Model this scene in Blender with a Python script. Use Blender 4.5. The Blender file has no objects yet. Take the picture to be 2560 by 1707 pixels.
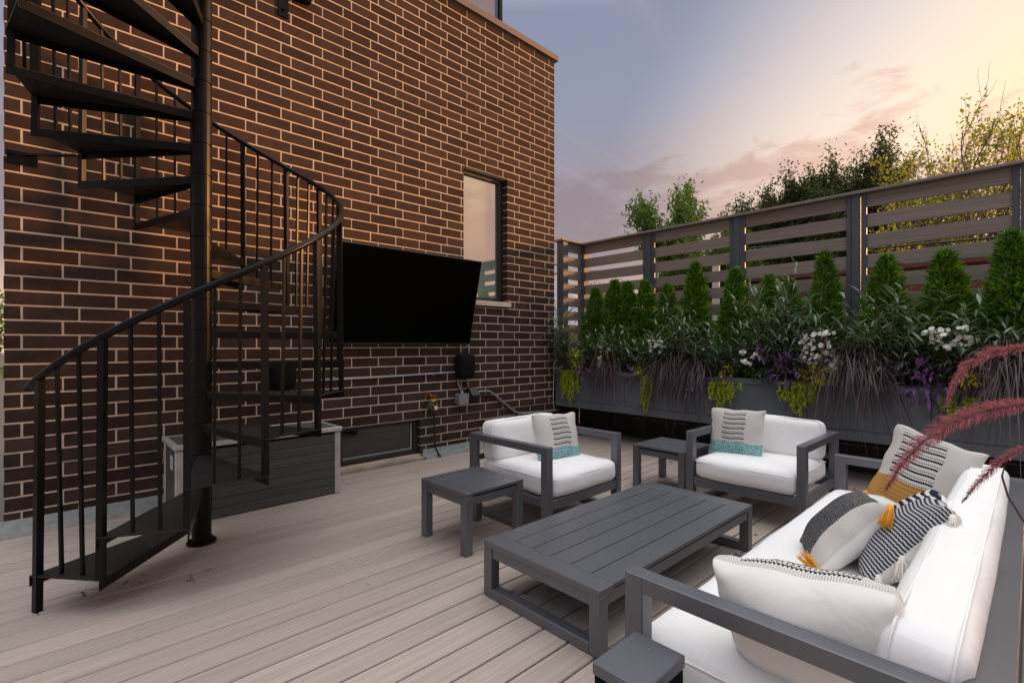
import bpy, math, random
import numpy as np
from mathutils import Vector, Matrix, Euler
R = math.radians
scene = bpy.context.scene
COL = scene.collection
PI = math.pi

# ------------------------------------------------------------------ camera
cam_d = bpy.data.cameras.new('camera'); cam = bpy.data.objects.new('camera', cam_d); COL.objects.link(cam)
cam.location = (0, 0, 1.32); cam.rotation_euler = (R(90), 0, R(-43.37))
cam_d.sensor_width = 36; cam_d.lens = 17.311; cam_d.shift_y = 0.0031
cam_d.clip_start = 0.02; cam_d.clip_end = 3000
scene.camera = cam
# ------------------------------------------------------------------ light
SUN_EL, SUN_AZ = 10.0, -22.0            # azimuth measured from +X
sd = Vector((math.cos(R(SUN_EL))*math.cos(R(SUN_AZ)), math.cos(R(SUN_EL))*math.sin(R(SUN_AZ)), math.sin(R(SUN_EL))))
sun_d = bpy.data.lights.new('sun', 'SUN'); sun_d.energy = 5.0; sun_d.angle = R(8); sun_d.color = (1.0, 0.45, 0.15)
sun = bpy.data.objects.new('sun', sun_d); COL.objects.link(sun); sun.rotation_euler = sd.to_track_quat('Z', 'Y').to_euler()
world = bpy.data.worlds.new('World'); scene.world = world; world.use_nodes = True
scene.view_settings.view_transform = 'Standard'; scene.view_settings.look = 'None'
scene.view_settings.exposure = 0.46; scene.view_settings.gamma = 1; scene.view_settings.use_curve_mapping = False

class NT:
    """small node helper"""
    def __init__(s, tree): s.t = tree; s.n = tree.nodes; s.l = tree.links
    def new(s, typ, **kw):
        n = s.n.new(typ)
        for k, v in kw.items(): setattr(n, k, v)
        return n
    def put(s, sock, v):
        if isinstance(v, bpy.types.NodeSocket): s.l.new(v, sock)
        elif isinstance(v, (tuple, list)) and sock.type == 'RGBA': sock.default_value = (*v[:3], 1)
        else: sock.default_value = v
    def math(s, op, a, b=None, c=None, clamp=False):
        n = s.new('ShaderNodeMath', operation=op, use_clamp=clamp); s.put(n.inputs[0], a)
        if b is not None: s.put(n.inputs[1], b)
        if c is not None: s.put(n.inputs[2], c)
        return n.outputs[0]
    def vmath(s, op, a, b=None):
        n = s.new('ShaderNodeVectorMath', operation=op); s.put(n.inputs[0], a)
        if b is not None: s.put(n.inputs[1], b)
        return n.outputs[1] if op in ('DOT_PRODUCT', 'LENGTH') else n.outputs[0]
    def mix(s, f, a, b, typ='MIX'):
        n = s.new('ShaderNodeMix', data_type='RGBA', blend_type=typ); s.put(n.inputs[0], f); s.put(n.inputs[6], a); s.put(n.inputs[7], b)
        return n.outputs[2]
    def ramp(s, f, stops, interp='LINEAR'):
        n = s.new('ShaderNodeValToRGB'); cr = n.color_ramp; cr.interpolation = interp
        while len(cr.elements) < len(stops): cr.elements.new(0.5)
        for e, (p, c) in zip(cr.elements, stops):
            e.position = p; e.color = (*c, 1) if isinstance(c, (tuple, list)) else (c, c, c, 1)
        s.put(n.inputs[0], f); return n.outputs[0]
    def smooth(s, v, a, b):
        n = s.new('ShaderNodeMapRange', interpolation_type='SMOOTHSTEP'); s.put(n.inputs[0], v)
        n.inputs[1].default_value = a; n.inputs[2].default_value = b; return n.outputs[0]
    def noise(s, vec, scale, detail=4, rough=0.55, dist=0.0):
        n = s.new('ShaderNodeTexNoise'); s.put(n.inputs['Vector'], vec); n.inputs['Scale'].default_value = scale
        n.inputs['Detail'].default_value = detail; n.inputs['Roughness'].default_value = rough; n.inputs['Distortion'].default_value = dist
        return n.outputs[0]
    def scalev(s, vec, sc, loc=(0, 0, 0), rot=(0, 0, 0)):
        n = s.new('ShaderNodeMapping'); s.put(n.inputs[0], vec); n.inputs['Scale'].default_value = sc
        n.inputs['Location'].default_value = loc; n.inputs['Rotation'].default_value = rot; return n.outputs[0]

# sky: dusk gradient with thin cloud, brighter and warmer towards the low sun, over a weak physical sky
def build_world():
    w = NT(world.node_tree); w.n.clear()
    d = w.new('ShaderNodeTexCoord').outputs['Generated']
    sep = w.new('ShaderNodeSeparateXYZ'); w.put(sep.inputs[0], d); z = w.math('MAXIMUM', sep.outputs[2], 0.0)
    away = w.ramp(z, [(0.0, (.60, .42, .30)), (.10, (.52, .35, .27)), (.19, (.25, .185, .19)), (.33, (.235, .205, .24)), (.44, (.20, .215, .295)),
                      (.56, (.185, .20, .28)), (.74, (.80, .82, .88)), (1.0, (2.0, 1.98, 1.95))])
    ang = w.vmath('DOT_PRODUCT', d, tuple(sd))
    f1 = w.smooth(w.math('SUBTRACT', ang, w.math('MULTIPLY', w.smooth(z, .30, .60), .08)), .53, .89); f2 = w.smooth(ang, .82, .99)
    warm = w.ramp(z, [(0.0, (.80, .48, .25)), (.18, (.80, .54, .38)), (.36, (.76, .61, .49)), (.56, (.66, .57, .52)), (.75, (1.0, .95, .90)), (1.0, (2.0, 1.98, 1.95))])
    col = w.mix(f1, away, warm)
    col = w.mix(w.math('MULTIPLY', f2, w.math('SUBTRACT', 1.0, w.math('MULTIPLY', z, 1.1))), col, (.98, .61, .22))
    # a bank of thin cloud up to about twenty degrees, laid out on a plane overhead so that it streaks towards the horizon
    zz = w.math('ADD', z, 0.16)
    pl = w.new('ShaderNodeCombineXYZ'); w.put(pl.inputs[0], w.math('DIVIDE', sep.outputs[0], zz)); w.put(pl.inputs[1], w.math('DIVIDE', sep.outputs[1], zz))
    v = w.scalev(pl.outputs[0], (1.0, .8, 1), (3.1, 1.7, 0), (0, 0, R(20)))
    big = w.noise(v, 2.2, 3, .5, .3); fine = w.noise(v, 7.0, 8, .62, .6)
    cl = w.math('ADD', w.math('MULTIPLY', big, .5), w.math('MULTIPLY', fine, .5))
    cl = w.math('ADD', cl, w.math('MULTIPLY', w.math('SUBTRACT', .335, z), 1.15))
    m = w.math('MULTIPLY', w.math('MULTIPLY', w.smooth(cl, .47, .60), w.smooth(z, .05, .17)), .80)
    ccol = w.mix(f1, (.205, .155, .165), (.58, .34, .25))
    col = w.mix(m, col, ccol)
    wisp = w.math('MULTIPLY', w.smooth(w.noise(w.scalev(pl.outputs[0], (.35, 1.3, 1), rot=(0, 0, R(-35))), 1.6, 6, .6, .8), .5, .75), .35)
    col = w.mix(w.math('MULTIPLY', wisp, w.smooth(z, .1, .3)), col, w.mix(f1, (.33, .28, .31), (.84, .68, .52)))
    sky = w.new('ShaderNodeTexSky', sky_type='NISHITA'); sky.sun_disc = False
    sky.sun_elevation = R(SUN_EL); sky.sun_rotation = R(90 - SUN_AZ)
    b1 = w.new('ShaderNodeBackground'); w.put(b1.inputs[0], sky.outputs[0]); b1.inputs[1].default_value = .012
    b2 = w.new('ShaderNodeBackground'); w.put(b2.inputs[0], col); b2.inputs[1].default_value = 1.0
    ad = w.new('ShaderNodeAddShader'); w.l.new(b1.outputs[0], ad.inputs[0]); w.l.new(b2.outputs[0], ad.inputs[1])
    out = w.new('ShaderNodeOutputWorld'); w.l.new(ad.outputs[0], out.inputs[0])
build_world()

# ------------------------------------------------------------------ materials
def mat(name, col, rough=.6, metal=0.0, col2=None, ns=6.0, st=(1, 1, 1), namt=1.0, rnd=0.0, bump=0.0, bs=60.0, bst=(1, 1, 1),
        bdist=.002, trans=0.0, spec=None, coat=0.0, grime=0.0, detail=5, extra=None):
    m = bpy.data.materials.new(name); m.use_nodes = True; t = NT(m.node_tree); t.n.clear()
    out = t.new('ShaderNodeOutputMaterial'); bs_ = t.new('ShaderNodeBsdfPrincipled')
    tc = t.new('ShaderNodeTexCoord').outputs['Object']
    oi = t.new('ShaderNodeObjectInfo').outputs['Random']
    geo = t.new('ShaderNodeNewGeometry').outputs['Random Per Island']
    r = t.math('FRACT', t.math('ADD', t.math('MULTIPLY', oi, 7.13), t.math('MULTIPLY', geo, 3.77)))
    off = t.new('ShaderNodeCombineXYZ'); t.put(off.inputs[0], t.math('MULTIPLY', r, 17.0)); t.put(off.inputs[1], t.math('MULTIPLY', r, 31.0)); t.put(off.inputs[2], t.math('MULTIPLY', r, 11.0))
    vec = t.vmath('ADD', tc, off.outputs[0]) if rnd > 0 else tc
    c = tuple(col)
    if col2 is not None:
        n = t.noise(t.scalev(vec, st), ns, detail, .6)
        c = t.mix(t.math('MULTIPLY', t.smooth(n, .3, .7), namt), col, col2)
    if rnd > 0:
        f = t.math('ADD', 1.0 - rnd, t.math('MULTIPLY', r, 2 * rnd))
        cmb = t.new('ShaderNodeCombineXYZ'); [t.put(cmb.inputs[i], f) for i in range(3)]
        c = t.mix(1.0, c, cmb.outputs[0], 'MULTIPLY')
    if grime > 0:
        n = t.noise(t.scalev(tc, (1, 1, 1)), 1.3, 6, .65)
        c = t.mix(t.math('MULTIPLY', t.smooth(n, .45, .75), grime), c, (.05, .045, .04))
    if extra: c = extra(t, tc, c)
    t.put(bs_.inputs['Base Color'], c)
    bs_.inputs['Metallic'].default_value = metal
    if rough > .15 and rough < .9:
        n = t.noise(tc, 9.0, 4, .6); t.put(bs_.inputs['Roughness'], t.math('ADD', rough - .06, t.math('MULTIPLY', n, .12)))
    else: bs_.inputs['Roughness'].default_value = rough
    if spec is not None: bs_.inputs['Specular IOR Level'].default_value = spec
    if coat: bs_.inputs['Coat Weight'].default_value = coat; bs_.inputs['Coat Roughness'].default_value = .15
    if bump > 0:
        n = t.noise(t.scalev(vec, bst), bs, 4, .6); b = t.new('ShaderNodeBump'); b.inputs['Strength'].default_value = bump; b.inputs['Distance'].default_value = bdist
        t.put(b.inputs['Height'], n); t.l.new(b.outputs[0], bs_.inputs['Normal'])
    sh = bs_.outputs[0]
    if trans > 0:
        tr = t.new('ShaderNodeBsdfTranslucent'); t.put(tr.inputs[0], t.mix(1.0, c, (1.5, 1.5, 1.0), 'MULTIPLY')); mx = t.new('ShaderNodeMixShader'); mx.inputs[0].default_value = trans
        t.l.new(sh, mx.inputs[1]); t.l.new(tr.outputs[0], mx.inputs[2]); sh = mx.outputs[0]
    t.l.new(sh, out.inputs[0]); m['bsdf'] = 1
    return m

M = {}
M['brick'] = mat('dark_brick', (.058, .035, .028), .85, col2=(.042, .028, .023), ns=14, rnd=.26, bump=.5, bs=90, bdist=.002, spec=.12)
M['mortar'] = mat('mortar', (.68, .55, .43), .9, col2=(.54, .43, .335), ns=11, bump=.7, bs=120, bdist=.002)
M['deck'] = mat('composite_board', (.47, .388, .338), .62, col2=(.345, .285, .25), grime=.10, ns=5, st=(.25, 16, 16), namt=.85, rnd=.09, bump=.35, bs=40, bst=(.5, 18, 18), bdist=.001, spec=.35)
M['gap'] = mat('joist_shadow', (.05, .045, .04), .9, col2=(.03, .028, .026))
M['steel'] = mat('black_steel_paint', (.0045, .0045, .005), .33, col2=(.007, .0065, .0065), ns=8, bump=.15, bs=30, spec=.17)
def diamond(t, tc, c):
    return t.mix(t.math('MULTIPLY', t.smooth(t.noise(tc, 5, 5, .6), .5, .8), .5), c, (.06, .045, .035))
M['plate'] = mat('diamond_plate_paint', (.017, .0165, .017), .40, col2=(.025, .022, .021), ns=5, spec=.28, extra=diamond)
def add_diamond_bump(m):
    t = NT(m.node_tree); bs_ = next(n for n in t.n if n.type == 'BSDF_PRINCIPLED')
    tc = t.new('ShaderNodeTexCoord').outputs['Object']
    v = t.scalev(tc, (1, 1, 0), rot=(0, 0, R(45)))
    sp = t.new('ShaderNodeSeparateXYZ'); t.put(sp.inputs[0], v)
    a = t.math('SINE', t.math('MULTIPLY', sp.outputs[0], 380)); b_ = t.math('SINE', t.math('MULTIPLY', sp.outputs[1], 380))
    hgt = t.smooth(t.math('MULTIPLY', a, b_), .25, .7)
    b = t.new('ShaderNodeBump'); b.inputs['Strength'].default_value = .8; b.inputs['Distance'].default_value = .003
    t.put(b.inputs['Height'], hgt); t.l.new(b.outputs[0], bs_.inputs['Normal'])
add_diamond_bump(M['plate'])
M['alu'] = mat('grey_powder_coat', (.140, .144, .160), .38, .50, col2=(.155, .159, .176), ns=3, bump=.05, bs=260, bdist=.0006, spec=.6)
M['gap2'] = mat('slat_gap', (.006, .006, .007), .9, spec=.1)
def weave(m, sc=900, dist=.0006, fold=.25):
    t = NT(m.node_tree); bs_ = next(n for n in t.n if n.type == 'BSDF_PRINCIPLED')
    tc = t.new('ShaderNodeTexCoord').outputs['Object']
    sp = t.new('ShaderNodeSeparateXYZ'); t.put(sp.inputs[0], tc)
    a = t.math('SINE', t.math('MULTIPLY', t.math('ADD', sp.outputs[0], sp.outputs[2]), sc)); b_ = t.math('SINE', t.math('MULTIPLY', t.math('ADD', sp.outputs[1], sp.outputs[2]), sc))
    n = t.noise(t.scalev(tc, (1, 1, 1)), 5.5, 3, .5, .8)
    b0 = t.new('ShaderNodeBump'); b0.inputs['Strength'].default_value = fold; b0.inputs['Distance'].default_value = .03; t.put(b0.inputs['Height'], n)
    b = t.new('ShaderNodeBump'); b.inputs['Strength'].default_value = .35; b.inputs['Distance'].default_value = dist
    t.put(b.inputs['Height'], t.noise(tc, 420, 2, .6)); t.l.new(b0.outputs[0], b.inputs['Normal']); t.l.new(b.outputs[0], bs_.inputs['Normal'])
M['cushion'] = mat('white_outdoor_fabric', (.86, .855, .85), .92, col2=(.82, .812, .805), ns=2.5, namt=.5, spec=.2); weave(M['cushion'], fold=.3)
M['cream'] = mat('cream_cotton', (.84, .82, .785), .95, col2=(.77, .75, .715), ns=5, namt=.5, spec=.15); weave(M['cream'], 700, .0008, .4)
M['yarn'] = mat('cream_yarn', (.78, .75, .69), .95, rnd=.08, spec=.1)
M['yarn_orange'] = mat('orange_yarn', (.80, .38, .055), .95, rnd=.15, spec=.1)
M['planter'] = mat('slate_grey_paint', (.140, .165, .190), .5, col2=(.12, .143, .166), ns=2.2, bump=.1, bs=60, bst=(10, 1, 1), spec=.4)
M['post'] = mat('dark_grey_fence_paint', (.080, .098, .118), .5, col2=(.065, .082, .10), ns=9, st=(4, 4, .3), bump=.3, bs=60, bst=(6, 6, .3), spec=.4)
M['slat'] = mat('brown_grey_composite', (.295, .250, .218), .65, col2=(.215, .182, .158), ns=6, st=(12, .25, 12), rnd=.10, bump=.4, bs=30, bst=(14, .3, 14), spec=.3)
M['parapet'] = mat('dark_cladding', (.026, .021, .018), .8, col2=(.018, .015, .013), ns=4, bump=.3, bs=70)
M['soil'] = mat('soil', (.03, .022, .016), .95, bump=.8, bs=50, bdist=.01)
M['zinc'] = mat('galvanised_metal', (.58, .61, .61), .42, .5, col2=(.42, .46, .46), ns=18, bump=.1, bs=40)
M['conduit'] = mat('grey_conduit', (.40, .41, .42), .40, .55, col2=(.33, .34, .35), ns=20)
M['conduit_pvc'] = mat('grey_pvc', (.13, .15, .17), .5, col2=(.10, .115, .13), ns=20)
M['black_cloth'] = mat('black_cover_fabric', (.004, .004, .0045), .85, col2=(.006, .006, .0065), spec=.2, ns=12, bump=.5, bs=30, bdist=.01)
M['screen'] = mat('screen_glass', (.0008, .0008, .0008), .3, spec=.04)
M['bezel'] = mat('black_plastic', (.012, .012, .012), .35, spec=.5)
M['concrete'] = mat('pale_concrete', (.60, .56, .50), .85, col2=(.46, .43, .37), ns=15, bump=.4, bs=90)
M['thresh'] = mat('weathered_sill', (.42, .36, .27), .85, col2=(.25, .21, .16), ns=10, bump=.4, bs=60)
M['bronze'] = mat('dark_bronze_frame', (.022, .017, .015), .45, col2=(.030, .024, .02), ns=6, spec=.5)
M['coping'] = mat('tan_metal_coping', (.17, .13, .115), .5, .2, col2=(.15, .115, .10), ns=4)
M['box_plank'] = mat('dark_grey_wood_plank', (.085, .085, .087), .6, col2=(.055, .055, .057), ns=7, st=(.3, 14, 14), rnd=.08, bump=.7, bs=30, bst=(.6, 16, 16), bdist=.0016, spec=.35)
M['box_lid'] = mat('grey_lid_plank', (.115, .108, .106), .6, col2=(.08, .076, .075), ns=7, st=(12, .3, 12), rnd=.08, bump=.6, bs=30, bst=(14, .5, 14), spec=.35)
M['box_trim'] = mat('silver_trim', (.62, .60, .58), .42, .35, col2=(.45, .43, .42), ns=6)
M['brass'] = mat('aged_brass', (.32, .10, .045), .45, .6, col2=(.20, .07, .035), ns=40)
M['yellow'] = mat('yellow_plastic', (.80, .55, .02), .4, spec=.5)
M['grey_plastic'] = mat('grey_plastic', (.10, .10, .09), .5)
M['white_plastic'] = mat('white_plastic', (.70, .70, .66), .45)
M['rubber'] = mat('black_rubber', (.010, .010, .010), .55)
M['ebox'] = mat('grey_enamel_box', (.24, .255, .27), .45, col2=(.21, .225, .24), ns=10)
M['sticker'] = mat('pale_sticker', (.55, .62, .70), .5)
M['arb'] = mat('arborvitae_foliage', (.055, .145, .014), .6, col2=(.115, .235, .024), ns=7, rnd=.40, trans=.30, spec=.25)
M['willow'] = mat('grey_green_leaves', (.075, .135, .065), .40, col2=(.21, .28, .17), ns=5, rnd=.45, trans=.18, spec=.5)
M['purplegrass'] = mat('purple_grass_blades', (.042, .025, .032), .5, col2=(.125, .088, .095), ns=6, rnd=.45, trans=.15, spec=.5)
M['purple'] = mat('purple_leaves', (.115, .045, .155), .45, col2=(.22, .13, .28), ns=6, rnd=.40, trans=.15, spec=.5)
M['lime'] = mat('lime_leaves', (.42, .56, .025), .5, col2=(.60, .64, .035), ns=6, rnd=.30, trans=.30, spec=.35)
M['gold'] = mat('golden_leaves', (.58, .54, .02), .5, col2=(.72, .54, .03), ns=6, rnd=.25, trans=.30, spec=.35)
M['darkleaf'] = mat('dark_round_leaves', (.035, .08, .03), .4, col2=(.07, .125, .055), ns=6, rnd=.35, trans=.15, spec=.5)
M['petal'] = mat('white_petals', (.84, .82, .79), .6, rnd=.05, trans=.2)
M['plume_tan'] = mat('tan_plume', (.26, .155, .125), .9, rnd=.25, trans=.3)
M['plume_pink'] = mat('pink_plume_bristles', (.50, .19, .25), .8, col2=(.28, .075, .135), ns=14, rnd=.45, trans=.35)
M['stem'] = mat('olive_stem', (.13, .12, .055), .6)
M['tree_g'] = mat('fresh_green_leaves', (.075, .150, .022), .55, col2=(.10, .17, .03), ns=2, rnd=.4, trans=.40, spec=.3)
M['tree_d'] = mat('dark_olive_leaves', (.045, .068, .02), .6, col2=(.065, .085, .024), ns=.5, rnd=.45, trans=.30, spec=.25)
M['tree_y'] = mat('yellowing_leaves', (.26, .26, .03), .6, col2=(.14, .19, .03), ns=.8, rnd=.45, trans=.5, spec=.25)
M['bark'] = mat('grey_bark', (.16, .12, .095), .9, col2=(.10, .075, .06), ns=9, st=(3, 3, .4), bump=.8, bs=20, bst=(4, 4, .5), bdist=.02)
M['redbrick'] = mat('far_red_brick', (.16, .055, .048), .9, col2=(.11, .04, .036), ns=5)
M['roof_grey'] = mat('grey_shingles', (.36, .37, .39), .85, col2=(.28, .29, .31), ns=5)
M['stucco'] = mat('pale_render', (.50, .42, .33), .9, col2=(.42, .34, .27), ns=2)
M['ground'] = mat('city_ground', (.07, .07, .055), .95, col2=(.10, .09, .075), ns=.05)
M['mesh_screen'] = mat('blue_grey_screen', (.15, .19, .31), .6, col2=(.12, .155, .26), ns=30)
M['leaf_brown'] = mat('dry_leaf', (.17, .07, .03), .8, rnd=.3)
M['petal_purple'] = mat('violet_petal', (.13, .05, .32), .6, rnd=.2)
def glass_mat(name, tint, fac, under, rough=.02):
    m = bpy.data.materials.new(name); m.use_nodes = True; t = NT(m.node_tree); t.n.clear(); out = t.new('ShaderNodeOutputMaterial')
    g = t.new('ShaderNodeBsdfGlossy'); g.inputs['Color'].default_value = (*tint, 1); g.inputs['Roughness'].default_value = rough
    d = t.new('ShaderNodeBsdfDiffuse'); d.inputs['Color'].default_value = (*under, 1)
    mx = t.new('ShaderNodeMixShader'); mx.inputs[0].default_value = fac; t.l.new(d.outputs[0], mx.inputs[1]); t.l.new(g.outputs[0], mx.inputs[2]); t.l.new(mx.outputs[0], out.inputs[0])
    return m
M['glass_tall'] = glass_mat('coated_window_glass', (.66, .53, .53), .58, (.30, .47, .42))
M['glass_low'] = glass_mat('dark_window_glass', (.5, .5, .5), .16, (.016, .012, .014))

# ------------------------------------------------------------------ geometry helpers
ORG = {}
class B:
    def __init__(s): s.v = []; s.f = []
    def add(s, vs, fs):
        k = len(s.v); s.v += [tuple(p) for p in vs]; s.f += [tuple(i + k for i in f) for f in fs]; return s
    def box(s, x0, x1, y0, y1, z0, z1):
        return s.add([(x0, y0, z0), (x1, y0, z0), (x1, y1, z0), (x0, y1, z0), (x0, y0, z1), (x1, y0, z1), (x1, y1, z1), (x0, y1, z1)],
                     [(3, 2, 1, 0), (4, 5, 6, 7), (0, 1, 5, 4), (1, 2, 6, 5), (2, 3, 7, 6), (3, 0, 4, 7)])
    def cbox(s, x0, x1, y0, y1, z0, z1, c=.003):
        """chamfered box"""
        lo, hi = (x0, y0, z0), (x1, y1, z1); vs = []; idx = {}
        for sx in (0, 1):
            for sy in (0, 1):
                for sz in (0, 1):
                    sg = (sx, sy, sz)
                    for ax in range(3):
                        p = []
                        for k in range(3):
                            base = hi[k] if sg[k] else lo[k]
                            p.append(base if k == ax else base - c * (1 if sg[k] else -1))
                        idx[sg + (ax,)] = len(vs); vs.append(tuple(p))
        fs = []
        for ax in range(3):
            o = [(1, 2), (2, 0), (0, 1)][ax]
            for sd_ in (0, 1):
                q = []
                for a, b in ((0, 0), (1, 0), (1, 1), (0, 1)):
                    sg = [0, 0, 0]; sg[ax] = sd_; sg[o[0]] = a; sg[o[1]] = b; q.append(idx[tuple(sg) + (ax,)])
                fs.append(tuple(q) if sd_ else tuple(reversed(q)))
        for ax in range(3):     # edges parallel to ax
            a, b = [k for k in range(3) if k != ax]
            for sa in (0, 1):
                for sb in (0, 1):
                    s0 = [0, 0, 0]; s0[a] = sa; s0[b] = sb; s1 = list(s0); s1[ax] = 1
                    q = [idx[tuple(s0) + (a,)], idx[tuple(s1) + (a,)], idx[tuple(s1) + (b,)], idx[tuple(s0) + (b,)]]
                    flip = (sa == sb) ^ (ax == 1); fs.append(tuple(q) if not flip else tuple(reversed(q)))
        for sx in (0, 1):
            for sy in (0, 1):
                for sz in (0, 1):
                    q = [idx[(sx, sy, sz, k)] for k in range(3)]
                    if (sx + sy + sz) % 2 == 0: q.reverse()
                    fs.append(tuple(q))
        return s.add(vs, fs)
    def tube(s, pts, r, n=8, cap=True):
        pts = [Vector(p) for p in pts]; rr = r if isinstance(r, (list, tuple)) else [r] * len(pts)
        up = Vector((0, 0, 1)); k0 = len(s.v); prev = None
        for i, p in enumerate(pts):
            d = (pts[min(i + 1, len(pts) - 1)] - pts[max(i - 1, 0)])
            if d.length < 1e-9: d = Vector((0, 0, 1))
            d.normalize()
            if prev is None:
                a = d.cross(up); a = a if a.length > .05 else d.cross(Vector((1, 0, 0)))
            else: a = prev - d * prev.dot(d)
            a.normalize(); b = d.cross(a); prev = a
            for j in range(n):
                t = 2 * PI * j / n; s.v.append(tuple(p + (a * math.cos(t) + b * math.sin(t)) * rr[i]))
        for i in range(len(pts) - 1):
            for j in range(n):
                j2 = (j + 1) % n; s.f.append((k0 + i * n + j, k0 + i * n + j2, k0 + (i + 1) * n + j2, k0 + (i + 1) * n + j))
        if cap:
            s.f.append(tuple(k0 + j for j in reversed(range(n)))); s.f.append(tuple(k0 + (len(pts) - 1) * n + j for j in range(n)))
        return s
    def prism(s, poly, z0, z1):
        n = len(poly); return s.add([(x, y, z0) for x, y in poly] + [(x, y, z1) for x, y in poly],
            [tuple(reversed(range(n))), tuple(range(n, 2 * n))] + [(i, (i + 1) % n, n + (i + 1) % n, n + i) for i in range(n)])
    def sqbar(s, p, q, w, w2=None, yaw=0.0):
        """square bar between two points, sides w"""
        p, q = Vector(p), Vector(q); d = (q - p).normalized(); w2 = w2 or w
        a = Vector((math.cos(yaw), math.sin(yaw), 0))
        if abs(d.z) < .9: a = d.cross(Vector((0, 0, 1))).normalized()
        b = d.cross(a).normalized(); vs = []
        for e in (p, q):
            for sa, sb in ((-1, -1), (1, -1), (1, 1), (-1, 1)): vs.append(e + a * sa * w / 2 + b * sb * w2 / 2)
        return s.add(vs, [(3, 2, 1, 0), (4, 5, 6, 7), (0, 1, 5, 4), (1, 2, 6, 5), (2, 3, 7, 6), (3, 0, 4, 7)])
    def build(s, name, m, parent=None, smooth=False, label=None, local=False):
        o = Vector((0, 0, 0)) if (parent is None or local) else ORG.get(parent.name, Vector((0, 0, 0)))
        me = bpy.data.meshes.new(name); me.from_pydata([(a - o.x, b - o.y, c - o.z) for a, b, c in s.v], [], s.f); me.update()
        return link(name, me, m, parent, smooth, label)
def link(name, me, m, parent=None, smooth=False, label=None):
    if m is not None and not me.materials: me.materials.append(m)
    if smooth: me.polygons.foreach_set('use_smooth', [True] * len(me.polygons))
    ob = bpy.data.objects.new(name, me); COL.objects.link(ob)
    if parent is not None: ob.parent = parent; ORG[ob.name] = ORG.get(parent.name, Vector((0, 0, 0)))
    if label: ob['label'] = label
    return ob
def tag(o, label, cat, group=None):
    o['label'] = label; o['category'] = cat
    if group: o['group'] = group
    return o
def thing(name, label, cat, loc=(0, 0, 0), rz=0.0, group=None):
    o = bpy.data.objects.new(name, None); COL.objects.link(o); o.location = loc; o.rotation_euler = (0, 0, rz); o.empty_display_size = .1
    ORG[o.name] = Vector(loc); return tag(o, label, cat, group)
def struct(o): o['kind'] = 'structure'; return o
def fastmesh(name, V, F):
    """numpy verts (n,3) and quads (m,4)"""
    me = bpy.data.meshes.new(name); me.vertices.add(len(V)); me.vertices.foreach_set('co', np.asarray(V, np.float32).ravel())
    me.loops.add(F.size); me.loops.foreach_set('vertex_index', F.astype(np.int32).ravel())
    me.polygons.add(len(F)); me.polygons.foreach_set('loop_start', np.arange(0, F.size, F.shape[1], dtype=np.int32))
    me.update(calc_edges=True); me.validate(); return me
def blades(rng, o, d, L, W, droop, segs=2, prof='leaf', fold=0.0, flat=0.6):
    """N blades as strips of quads: root o, direction d, length L, width W, droop"""
    N = len(o); d = d / np.linalg.norm(d, axis=1, keepdims=True)
    up = np.tile([0, 0, 1.0], (N, 1)); sdv = np.cross(d, up); nrm = np.linalg.norm(sdv, axis=1, keepdims=True); sdv = np.where(nrm > .05, sdv / np.maximum(nrm, .05), [[1.0, 0, 0]])
    rv = rng.normal(size=(N, 3)); rv -= (rv * d).sum(1, keepdims=True) * d; rv /= np.linalg.norm(rv, axis=1, keepdims=True) + 1e-6
    sdv = sdv * flat + rv * (1 - flat); sdv /= np.linalg.norm(sdv, axis=1, keepdims=True) + 1e-6
    V = np.zeros((N, segs + 1, 2, 3))
    for i in range(segs + 1):
        t = i / segs; p = o + d * (L * t)[:, None]; p[:, 2] -= droop * L * t * t
        if prof == 'leaf': w = math.sin(PI * min(max(t, .04), .97) ** .8) * .5
        elif prof == 'grass': w = .5 * (1 - t ** 2.5) + .02
        elif prof == 'round': w = (.5, .5)[i % 2] if segs == 1 else math.sin(PI * (t * .8 + .1)) * .5
        else: w = .5
        V[:, i, 0] = p - sdv * (W * w)[:, None]; V[:, i, 1] = p + sdv * (W * w)[:, None]
    V = V.reshape(-1, 3); base = (np.arange(N) * (segs + 1) * 2)[:, None]
    F = np.concatenate([base + np.array([[2 * i, 2 * i + 1, 2 * i + 3, 2 * i + 2]]) for i in range(segs)], 1).reshape(-1, 4)
    return V, F
def merge(lst):
    V = []; F = []; k = 0
    for v, f in lst: V.append(v); F.append(f + k); k += len(v)
    return np.concatenate(V), np.concatenate(F)
CAM = Vector((0, 0, 1.32)); RT = Vector((.7270, -.6867, 0)); FW = Vector((.6867, .7270, 0))
def pix(p):       # where a point lands, used only to rank bricks by apparent size
    v = Vector(p) - CAM; d = v.dot(FW); return (512 + 492.4 * v.dot(RT) / d, 344.6 - 492.4 * v.z / d) if d > .05 else (-9999, 0)

# ================================================================== SETTING
YW = 4.86                                     # face of the brick wall
g = B().box(-400, 400, -400, 400, -3.6, -3.5).build('ground', M['ground']); struct(g)
sl = B().box(-3.0, 6.35, -3.2, 4.955, -3.5, -.035).build('terrace_slab', M['gap']); struct(sl)
deck = struct(B().box(-2.99, 6.14, -3.19, 4.79, -.0349, -.026).build('deck', M['gap']))
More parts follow.
